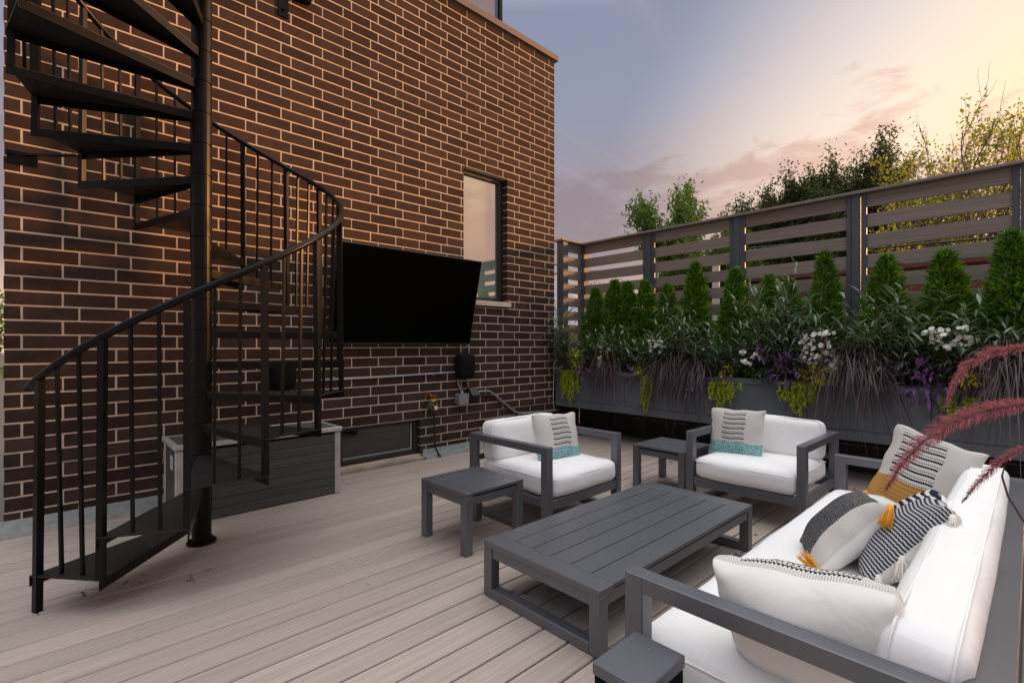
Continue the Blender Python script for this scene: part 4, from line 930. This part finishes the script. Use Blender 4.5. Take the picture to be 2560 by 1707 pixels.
grs = [(5.60, 3.98, 1.0, .9, 5, 'purple fountain grass at the left, hanging over the first planter panel'), (5.62, 3.08, 1.02, 1.0, 6, 'purple fountain grass in the middle, drooping with tan plumes'), (5.62, 2.72, 1.02, .95, 4, 'purple fountain grass left of the small white flowers'),
       (5.60, 1.16, 1.10, 1.15, 4, 'largest purple fountain grass, fanning over the planter right of the white flowers'), (5.62, .08, 1.12, 1.2, 3, 'purple fountain grass at the right edge of the planter')]
for i, (xx, yy, zz, sc, npl_, lb) in enumerate(grs):
    p = plant('fountain_grass', lb, 'ornamental grass', 'purple fountain grasses in the planter', (xx, yy, zz)); rng = np.random.default_rng(50 + i)
    o = link('blades', GR[i % 2], None, p); o.scale = (sc, sc, sc * .95); o.rotation_euler = (0, 0, (-.25, .2, -.1, .15, 0)[i])
    for k in range(npl_):
        a = PI + rng.uniform(-1.3, 1.3); rch = rng.uniform(.26, .42) * sc; hh = rng.uniform(.18, .5)
        pts = [(0, 0, 0)]; 
        for q in range(1, 9): t_ = q / 8; pts.append((math.cos(a) * rch * t_, math.sin(a) * rch * t_, hh * math.sin(t_ * 2.6) * 1.1 - .18 * t_ ** 3))
        s_ = B(); s_.tube([Vector(q) + ORG[p.name] for q in pts[:7]], .0016, 4, False); s_.build('stem', M['stem'], p); plume(rng, pts[5:], 160, .018, .0022, M['plume_tan'], p, .55)
# white flowers
def flower_mesh(seed):
    rs = random.Random(seed); V = []; F = []
    for k in range(5):
        a = 2 * PI * k / 5 + rs.uniform(-.1, .1); ca, sa = math.cos(a), math.sin(a); b = len(V)
        prof = [(.0, .0, 0), (.35, .34, .10), (.75, .48, .14), (1.0, .30, .05)]
        for r_, w_, z_ in prof:
            for s in (-1, 1): x, y_ = r_, s * w_; V.append(((ca * x - sa * y_) * .021, (sa * x + ca * y_) * .021, z_ * .021 + .002 * rs.random()))
        for q in range(3): F.append((b + 2 * q, b + 2 * q + 1, b + 2 * q + 3, b + 2 * q + 2))
    me = bpy.data.meshes.new('flower'); me.from_pydata(V, [], F); me.materials.append(M['petal']); return me
FL = [flower_mesh(s) for s in range(3)]
def oval_leaves(rng, n, rx, ry, rz, L=(.03, .055), W=.022, top=False):
    v = rng.normal(size=(n, 3)); v /= np.linalg.norm(v, axis=1, keepdims=True); v[:, 2] = np.abs(v[:, 2]) if top else v[:, 2]
    r = rng.random(n) ** .4; o = v * np.array([rx, ry, rz]) * r[:, None]; d = v + rng.normal(size=(n, 3)) * .5; d[:, 2] += .2
    return blades(rng, o, d, rng.uniform(*L, n), np.full(n, W) * rng.uniform(.7, 1.2, n), rng.uniform(0, .5, n), 3, 'leaf', flat=.8)
wf_ = [(5.56, 4.83, .98, .10, .12, 6, 'small white flowers at the left end of the planter by the brick corner'), (5.56, 4.03, 1.16, .11, .16, 16, 'white flowers half hidden by the left fountain grass'), (5.58, 3.22, 1.30, .12, .08, 12, 'white flowers showing behind the middle fountain grass'),
       (5.53, 2.10, 1.18, .09, .09, 9, 'small clump of white flowers left of the purple leaves'), (5.54, 1.45, 1.29, .17, .17, 34, 'largest mass of white flowers, left of the big purple grass'), (5.52, 1.30, 1.12, .09, .05, 7, 'white flowers just above the golden leaves'),
       (5.56, .50, 1.37, .17, .10, 22, 'upper white flowers near the right edge behind the pink plume'), (5.54, .22, 1.12, .12, .06, 9, 'low white flowers near the right edge of the planter')]
for i, (xx, yy, zz, ry, rz, nf, lb) in enumerate(wf_):
    p = plant('white_impatiens', lb, 'flowers', 'white flowers in the planter', (xx, yy, zz - .12)); rng = np.random.default_rng(80 + i); rs = random.Random(i)
    V, F = oval_leaves(rng, 130, .10, ry * 1.1, rz * 1.2 + .05); V[:, 2] += .06; V[:, 0] += .05; put_mesh('foliage', V, F, M['darkleaf'], p)
    for k in range(int(nf * 1.5)):
        o = link('flower', FL[k % 3], None, p); a = rs.uniform(-1, 1); c_ = rs.uniform(-1, 1)
        o.location = (-.05 - .06 * (1 - abs(a)) + rs.uniform(-.02, .03), a * ry * .9, .12 + c_ * rz * .9); o.rotation_euler = (rs.uniform(-.4, .4), R(-60) + rs.uniform(-.5, .5), rs.uniform(-.5, .5)); s_ = rs.uniform(.85, 1.25); o.scale = (s_, s_, s_)
# purple trailing leaves
for i, (yy, zz, ry, rz, n, lb) in enumerate([(4.33, .99, .14, .13, 70, 'purple leaved trailer beside the left lime plant'), (3.55, .93, .12, .10, 50, 'purple leaved trailer below the second fence post'), (2.70, .84, .18, .12, 45, 'dark purple trailer hanging over the middle planter panel'), (1.72, 1.08, .19, .17, 150, 'purple leaved plant left of the golden leaves'), (1.98, 1.22, .09, .07, 30, 'small purple sprig beside the small white flowers'), (.66, .98, .26, .19, 170, 'broad purple leaved plant right of the big purple grass'), (4.75, .98, .1, .08, 24, 'few purple leaves by the brick corner')]):
    p = plant('purple_heart', lb, 'plant', 'purple trailing plants in the planter', (5.45, yy, zz)); rng = np.random.default_rng(120 + i)
    V, F = oval_leaves(rng, n, .09, ry, rz, (.07, .12), .026); V[:, 0] -= np.clip(.0 + V[:, 0] * .0, 0, 1); V, F = V, F; put_mesh('foliage', V, F, M['purple'], p)
    s_ = B(); 
    for k in range(6): a = rng.uniform(-ry, ry); s_.tube([(5.56, yy + a * .4, zz - .05), (5.49, yy + a * .7, zz), (5.46, yy + a, zz - rng.uniform(.02, rz * 1.2))], .003, 4, False)
    s_.build('stem', M['purple'], p)
# creeping jenny trails and lime clumps
for i, (yy, wd, zt, zb, ns, lb) in enumerate([(4.56, .16, .95, .36, 12, 'lime creeping jenny trailing at the left end of the planter'), (3.33, .10, .93, .42, 8, 'lime creeping jenny trail hanging over the second planter panel'), (2.38, .14, .90, .52, 12, 'lime creeping jenny trail left of the patterned teal pillow'), (1.62, .17, .94, .57, 16, 'widest curtain of lime creeping jenny above the planter armchair'), (2.16, .03, .90, .80, 2, 'tiny lime trail over the planter rim'), (.42, .12, .90, .58, 9, 'lime creeping jenny trail behind the pink plumes')]):
    p = plant('creeping_jenny', lb, 'plant', 'lime creeping jenny trails', (5.47, yy, zt)); rng = np.random.default_rng(150 + i); O = []; D = []; s_ = B()
    for k in range(ns * 2):
        a = rng.uniform(-wd, wd); ln = (zt - zb) * rng.uniform(.55, 1.0) * (1 - .45 * abs(a) / wd); x_ = -.015 - rng.random() * .03; ph = rng.random() * 6
        s_.tube([(5.53, yy + a * .8, zt + .01)] + [(5.47 + x_ + .01 * math.sin(q + ph), yy + a + .012 * math.sin(q * 1.7 + ph), zt - ln * q / 6) for q in range(7)], .0016, 4, False)
        m_ = int(ln / .0065)
        for q in range(m_):
            t_ = q / m_; aa = rng.random() * 2 * PI; O.append((x_ + .01 * math.sin(t_ * 6 + ph), a + .012 * math.sin(t_ * 10 + ph), -ln * t_)); D.append((math.cos(aa) * .8 - .3, math.sin(aa), rng.normal() * .3 - .1))
    O = np.array(O); D = np.array(D); V, F = blades(rng, O, D, np.full(len(O), .020), np.full(len(O), .020), rng.uniform(.1, .5, len(O)), 2, 'round', flat=.9); put_mesh('foliage', V, F, M['lime'], p); s_.build('stem', M['lime'], p)
for i, (xx, yy, zz, ry, rz, m_, n, lb) in enumerate([(5.50, 4.45, 1.10, .13, .17, 'lime', 260, 'upright lime green plant at the left end of the planter'), (5.47, 1.42, 1.03, .19, .10, 'gold', 300, 'golden yellow leaved plant in the middle of the planter rim'), (5.46, .36, 1.04, .09, .06, 'gold', 90, 'small golden leaved plant behind the pink plumes'), (5.48, 3.42, 1.0, .10, .06, 'lime', 80, 'small lime leaved plant above the second creeping jenny trail'), (5.50, 2.32, 1.0, .07, .10, 'gold', 50, 'few lime leaves beside the middle fountain grass'), (5.50, 1.95, 1.0, .14, .08, 'darkleaf', 200, 'dark round leaved plant on the rim left of the purple leaves')]):
    p = plant('leafy_plant', lb, 'plant', None, (xx - .05, yy, zz)); rng = np.random.default_rng(170 + i); V, F = oval_leaves(rng, n, .08, ry, rz, (.022, .038), .017, ); put_mesh('foliage', V, F, M[m_], p)
    s_ = B(); [s_.tube([(xx + .03, yy + (k - 2) * .02, zz - .14), (xx, yy + (k - 2) * ry * .4, zz + rz * .5)], .002, 4, False) for k in range(5)]; s_.build('stem', M['stem'], p)
# dense low planting filling the planter between the named plants
rng = np.random.default_rng(7); n = 11000
o_ = np.stack([rng.uniform(5.53, 6.05, n), rng.uniform(-2.8, 4.86, n), rng.uniform(.86, 1.30, n)], 1); dd = rng.normal(size=(n, 3)); dd[:, 2] = np.abs(dd[:, 2]) + .5; dd[:, 0] -= .35
V, F = blades(rng, o_, dd, rng.uniform(.05, .12, n), rng.uniform(.012, .02, n), rng.uniform(.2, .8, n), 3, 'leaf', flat=.8)
gc = link('ground_cover', fastmesh('ground_cover', V, F), M['darkleaf']); gc['kind'] = 'stuff'; tag(gc, 'low dark green foliage filling the planter', 'foliage')

# foreground fountain grass with pink plumes, rooted in the planter behind the sofa
fg = thing('fountain_grass', 'pink plumed fountain grass arching in from the right edge close to the viewer', 'ornamental grass', (1.75, -.62, .55)); FO = ORG[fg.name]
def P3(px, py, d):     # photo pixel at a depth, converted once to a place beside the sofa
    r_ = (px - 1280) / 1231 * d; q = CAM + RT * r_ + FW * d; q.z = 1.32 - (py - 861.4) / 1231 * d; return q
def fg_plume(path, tail, n, L, W, seed, sr=.002, ang=.55):
    rng = np.random.default_rng(seed); pts = [P3(*q) for q in path]
    root = FO + Vector((0, 0, 0)); t0 = pts[0]; ctl = [root, root + Vector((.05, .08, .35)), t0 + (t0 - pts[1]).normalized() * .18 + Vector((0, 0, .03)), t0]
    cv = [((1 - t) ** 3) * ctl[0] + 3 * t * (1 - t) ** 2 * ctl[1] + 3 * t * t * (1 - t) * ctl[2] + t ** 3 * ctl[3] for t in [k / 12 for k in range(13)]]
    B().tube(cv + pts[1:], [sr] * 13 + [sr * .8] * (len(pts) - 1), 6, False).build('stem', M['stem'], fg, True)
    plume(rng, [tuple(q - FO) for q in pts], n, L, W, M['plume_pink'], fg, ang)
fg_plume([(2640, 1003, .95), (2560, 1010, .93), (2450, 1030, .92), (2370, 1062, .92), (2300, 1110, .92), (2250, 1165, .93), (2215, 1225, .94)], 0, 1700, .030, .0007, 1, ang=.8)
fg_plume([(2640, 862, 1.05), (2560, 868, 1.04), (2480, 880, 1.03), (2420, 910, 1.03), (2385, 960, 1.03), (2365, 1015, 1.04)], 0, 1400, .019, .0007, 2, .0016, .75)
fg_plume([(2620, 1100, 1.0), (2550, 1122, 1.0), (2500, 1150, 1.0), (2450, 1200, 1.0), (2405, 1255, 1.0)], 0, 900, .015, .0007, 3, .0014, .75)
lf = [P3(2640, 1420, 1.0), P3(2570, 1320, 1.0), P3(2520, 1240, 1.0), P3(2505, 1190, 1.0), P3(2512, 1160, 1.0)]
B().tube(lf, [.002, .002, .002, .0018, .0005], 5, False).build('blade', M['purplegrass'], fg, True)
Vb, Fb = grass_mesh(77, 260, (.35, .6), (1.2, 2.0)); o = put_mesh('blades', Vb, Fb, M['purplegrass'], fg); o.scale = (.8, .8, .7)

# ------------------------------------------------------------------ background
def grow(rs, p, d, L, r, lvl, maxl, segs, tips, st, nchild=(3, 5), dev=.6, upb=.18, shrink=.66):
    pts = [p]; q = p.copy(); dd = d.copy(); n = 4
    for k in range(n): dd = (dd + Vector((rs.gauss(0, .13), rs.gauss(0, .13), rs.gauss(0, .08) + upb * .3))).normalized(); q = q + dd * L / n; pts.append(q.copy())
    st.tube(pts, [r * (1 - .45 * k / n) for k in range(n + 1)], 6 if lvl < 1 else (4 if lvl < 3 else 3), False)
    if lvl >= maxl: tips.append(pts); return
    for k in range(rs.randint(*nchild)):
        f = rs.uniform(.35, 1.0) * n; i = min(int(f), n - 1); b = pts[i] + (pts[i + 1] - pts[i]) * (f - i)
        nd = (dd + Vector((rs.gauss(0, dev), rs.gauss(0, dev), rs.gauss(0, dev * .6) + upb))).normalized(); grow(rs, b, nd, L * shrink * rs.uniform(.8, 1.15), r * .52, lvl + 1, maxl, segs, tips, st, nchild, dev, upb, shrink)
    if lvl > 0: tips.append(pts)
def tree(label, loc, H, L0, leaves, lL, lW, m_, seed, maxl=4, spread=.16, nchild=(3, 5), dev=.6, upb=.18, shrink=.66, bare=0.0, seg=2, rk=.5, r0=.16, clear=.3, cl=None, wide=None):
    t = thing('tree', label, 'tree', loc); rs = random.Random(seed); rng = np.random.default_rng(seed); st = B(); tips = []; base = Vector(loc)
    trunk = [base + Vector((0, 0, -.2))] + [base + Vector((rs.uniform(-.15, .15), rs.uniform(-.15, .15), H * clear * k / 3)) for k in (1, 2, 3)]
    st.tube(trunk, [r0, r0 * .9, r0 * .8, r0 * .7], 8, False); top = trunk[-1]
    for k in range(rs.randint(4, 6)): a = rs.random() * 6.28; grow(rs, top + Vector((0, 0, -rs.random() * H * clear * .3)), Vector((math.cos(a) * dev, math.sin(a) * dev, 1)).normalized(), L0, r0 * .55, 0, maxl - 1, None, tips, st, nchild, dev, upb, shrink)
    zt_ = max(q.z for tp in tips for q in tp); fz = H / (zt_ - base.z); fx_ = fz if wide is None else wide / max(.1, max(abs(q.x - base.x) + abs(q.y - base.y) for tp in tips for q in tp) / 1.3)
    def sc(q): return Vector((base.x + (q[0] - base.x) * fx_, base.y + (q[1] - base.y) * fx_, base.z + (q[2] - base.z) * fz))
    st.v = [tuple(sc(q)) for q in st.v]; tips = [[sc(q) for q in tp] for tp in tips]
    st.build('trunk', M['bark'], t)
    T = [tp for tp in tips if not (bare and rs.random() < bare)]
    if cl: T = [tp for tp in T if cl(tp[-1])] or T
    idx = rng.integers(0, len(T), leaves); A = np.array([[tuple(q) for q in tp] for tp in T]); f = rng.random(leaves) * 4; i = np.minimum(f.astype(int), 3); fr = (f - i)[:, None]
    o = A[idx, i] * (1 - fr) + A[idx, i + 1] * fr + rng.normal(size=(leaves, 3)) * spread - np.array(loc)
    d = rng.normal(size=(leaves, 3)); d[:, 2] -= .2; V, F = blades(rng, o, d, rng.uniform(.7, 1.2, leaves) * lL, rng.uniform(.7, 1.2, leaves) * lW, rng.uniform(0, .5, leaves), seg, 'leaf' if seg > 1 else 'x', flat=.3)
    put_mesh('crown', V, F, m_, t); return t
def gp(px, d): r_ = (px - 1280) / 1231 * d; q = RT * r_ + FW * d; return (q.x, q.y, -3.5)
tree('young bright green tree rising alone behind the fence between the second and third posts', gp(1745, 13), 9.6, 2.3, 19000, .16, .048, M['tree_g'], 5, 4, .09, (3, 4), .60, .26, .66, r0=.09, clear=.42, wide=2.1)
far = [(1880, 26, 12.0, 2.6, 'left end of the dark tree line behind the fence'), (1965, 26, 13.6, 3.2, 'second dark tree of the tree line behind the fence'), (2060, 27, 14.2, 3.2, 'third dark tree of the tree line behind the fence'), (2150, 26, 14.6, 3.0, 'highest dark tree of the tree line behind the fence'), (2235, 27, 12.6, 2.6, 'dark tree at the right end of the tree line')]
for i, (px_, d_, H_, wd_, lb) in enumerate(far):
    tree(lb, gp(px_, d_), H_ * 1.06, 3.2, 46000, .13, .06, M['tree_d'], 10 + i, 4, .17, (4, 5), .62, .20, .66, r0=.22, clear=.28, wide=wd_, seg=1)
near = [(2345, 16, 12.7, .72, 3.7, 'sparse yellowing tree with bare twigs left of the sunset glow'), (2430, 17, 13.5, .66, 3.7, 'yellowing tree in front of the sunset glow'), (2550, 15, 13.6, .66, 3.7, 'tall yellowing tree with dark branches at the right edge')]
for i, (px_, d_, H_, br, wd_, lb) in enumerate(near):
    tree(lb, gp(px_, d_), H_, 2.4, 3600, .10, .07, M['tree_y'], 41 + i, 5, .12, (2, 3), .62, .20, .72, bare=br, r0=.15, clear=.30, wide=wd_)
tree('pale thin leaved tree low behind the first fence bay', gp(1560, 30), 8.4, 2.6, 12000, .16, .07, M['tree_g'], 61, 4, .25, (3, 4), .6, .2, .62, r0=.15, clear=.35, wide=2.6)
tree('green tree seen in the sliver left of the brick building edge', (-2.6, 17.0, -3.5), 7.0, 2.3, 16000, .14, .065, M['tree_g'], 66, 4, .18, (3, 5), .6, .2, .64, r0=.2, clear=.25, wide=2.6)
tree('farther tree off to the left beyond the brick building edge', (-9.0, 19.0, -3.5), 8.5, 2.3, 14000, .16, .08, M['tree_d'], 67, 4, .2, (3, 5), .6, .2, .64, r0=.2, clear=.25, wide=3.2)
tree('low green tree behind the third fence bay', gp(1860, 15), 7.0, 1.9, 14000, .13, .055, M['tree_g'], 71, 4, .16, (3, 5), .6, .2, .62, r0=.12, clear=.3, wide=1.6)
tree('low dark tree behind the second fence bay', gp(1700, 22), 9.0, 1.9, 16000, .15, .065, M['tree_d'], 72, 4, .2, (3, 5), .6, .2, .62, r0=.12, clear=.3, wide=2.4)
nb = thing('brick_house', 'low flat roofed red brick building seen through the fence slats', 'building', (18, -1, -3.5))
B().box(14, 22, -14, 8.3, -3.5, 3.02).build('wall', M['redbrick'], nb); B().cbox(13.93, 22.07, -14.07, 8.37, 3.02, 3.14, .01).build('coping', M['redbrick'], nb)
for k in range(9): B().box(13.97, 13.999, 7.0 - k * 2.2, 8.0 - k * 2.2, .2, 1.9).build('window', M['glass_low'], nb)
fx, fy, _ = gp(1790, 10.5)
fp = thing('flue_pipe', 'pale metal flue pipe with a round cap behind the fence', 'flue', (fx, fy, -3.5))
B().tube([(fx, fy, -3.5), (fx, fy, 3.12)], .078, 16).build('pipe', M['zinc'], fp, False); B().tube([(fx, fy, 3.12), (fx, fy, 3.14), (fx, fy, 3.19), (fx, fy, 3.23)], [.09, .155, .145, .04], 18).build('rain_cap', M['coping'], fp)
nh = thing('gabled_house', 'distant house with a pale grey roof seen in the gap beside the brick corner', 'house', (13.5, 13.5, -3.5))
B().box(11.5, 16.5, 11.5, 18, -3.5, 1.9).build('wall', M['stucco'], nh); rf = B(); rf.add([(11.3, 11.2, 1.9), (16.7, 11.2, 1.9), (16.7, 18.2, 1.9), (11.3, 18.2, 1.9), (11.3, 14.7, 4.0), (16.7, 14.7, 4.0)], [(0, 1, 5, 4), (2, 3, 4, 5), (0, 4, 3), (1, 2, 5), (0, 3, 2, 1)]); rf.build('roof', M['roof_grey'], nh)
for i, (y0_, z0_, sg_) in enumerate(((3.2, 3.25, .25), (3.6, 3.55, .30))):
    pts = [(11.0 + 4 * t, 12 - 26 * t, z0_ + .3 - sg_ * 4 * t * (1 - t)) for t in [k / 16 for k in range(17)]]
    o = B().tube(pts, .02, 5, False).build('overhead_cable', M['rubber'], None); tag(o, ['lower black overhead cable behind the fence', 'upper black overhead cable behind the fence'][i], 'cable', 'overhead cables')
sc_ = thing('service_mast', 'grey service conduit with drooping cables on the corner of the brick building', 'conduit', (5.50, 5.02, 1.0))
B().tube([(5.485, 5.02, .5), (5.485, 5.02, 2.42)], .022, 10).build('conduit', M['conduit_pvc'], sc_); B().cbox(5.455, 5.535, 4.985, 5.06, 2.36, 2.56, .01).build('weatherhead', M['conduit_pvc'], sc_)
for q, (zz, dr) in enumerate(((2.42, .42), (2.40, .62))): B().tube([(5.50, 5.06, zz)] + [(5.50 + .30 * math.sin(t * PI / 2) , 5.06 + .12 * t, zz - dr * math.sin(t * PI * .62)) for t in [k / 8 for k in range(1, 9)]], .009, 6, False).build('cable', M['conduit_pvc'], sc_, True)
B().tube([(5.50, 5.04, 2.52), (5.56, 5.05, 2.75), (5.72, 5.06, 2.74)], .004, 5, False).build('cable', M['rubber'], sc_)

# ------------------------------------------------------------------ small things on the deck
def litter(name, label, cat, x_, y_, z_, s, m_, seed, grp, n=3):
    rs = random.Random(seed); b = B()
    for k in range(n):
        a = rs.uniform(0, 6.28); u = Vector((math.cos(a), math.sin(a), rs.uniform(.05, .35))) * s * rs.uniform(.6, 1); v = Vector((-math.sin(a), math.cos(a), rs.uniform(-.1, .3))) * s * .28; c = Vector((x_, y_, z_ + .002)) + Vector((rs.uniform(-1, 1), rs.uniform(-1, 1), 0)) * s * .25
        b.add([c, c + u * .5 - v, c + u + Vector((0, 0, .003)), c + u * .5 + v], [(0, 1, 2, 3)])
    o = b.build(name, m_, None); tag(o, label, cat, grp)
def at(px, py):  # photo pixel on the deck
    d = 1.32 * 1231 / (py - 861.4); r_ = (px - 1280) / 1231 * d; q = RT * r_ + FW * d; return q.x, q.y
for i, (px_, py_, s, lb) in enumerate([(205, 1488, .030, 'brown curled leaf on the deck below the lowest tread'), (312, 1460, .030, 'brown leaf cluster on the deck right of the lowest tread'), (355, 1457, .032, 'orange brown leaf on the deck right of the lowest tread'), (355, 1438, .018, 'tiny brown leaf nearest the stair pole'), (472, 1453, .022, 'thin brown leaf halfway to the right of the stair'), (520, 1425, .018, 'small orange leaf right of the stair pole'), (922, 1460, .016, 'tiny dark leaf alone in the middle of the open deck'), (1317, 1484, .028, 'dry brown leaf under the near end of the coffee table'), (1890, 1338, .03, 'dry brown leaf under the planter side armchair')]):
    litter('leaf', lb, 'leaf', *at(px_, py_), 0, s, M['leaf_brown'], i, 'fallen leaves on the deck')
for i, (px_, py_, s, lb) in enumerate([(1282, 1480, .024, 'violet petal under the near end of the coffee table'), (1676, 1155, .028, 'violet petal on the deck behind the corner side table'), (1843, 1388, .028, 'violet petal at the far foot of the coffee table')]):
    litter('petal', lb, 'petal', *at(px_, py_), 0, s, M['petal_purple'], 30 + i, 'fallen violet petals', 5)
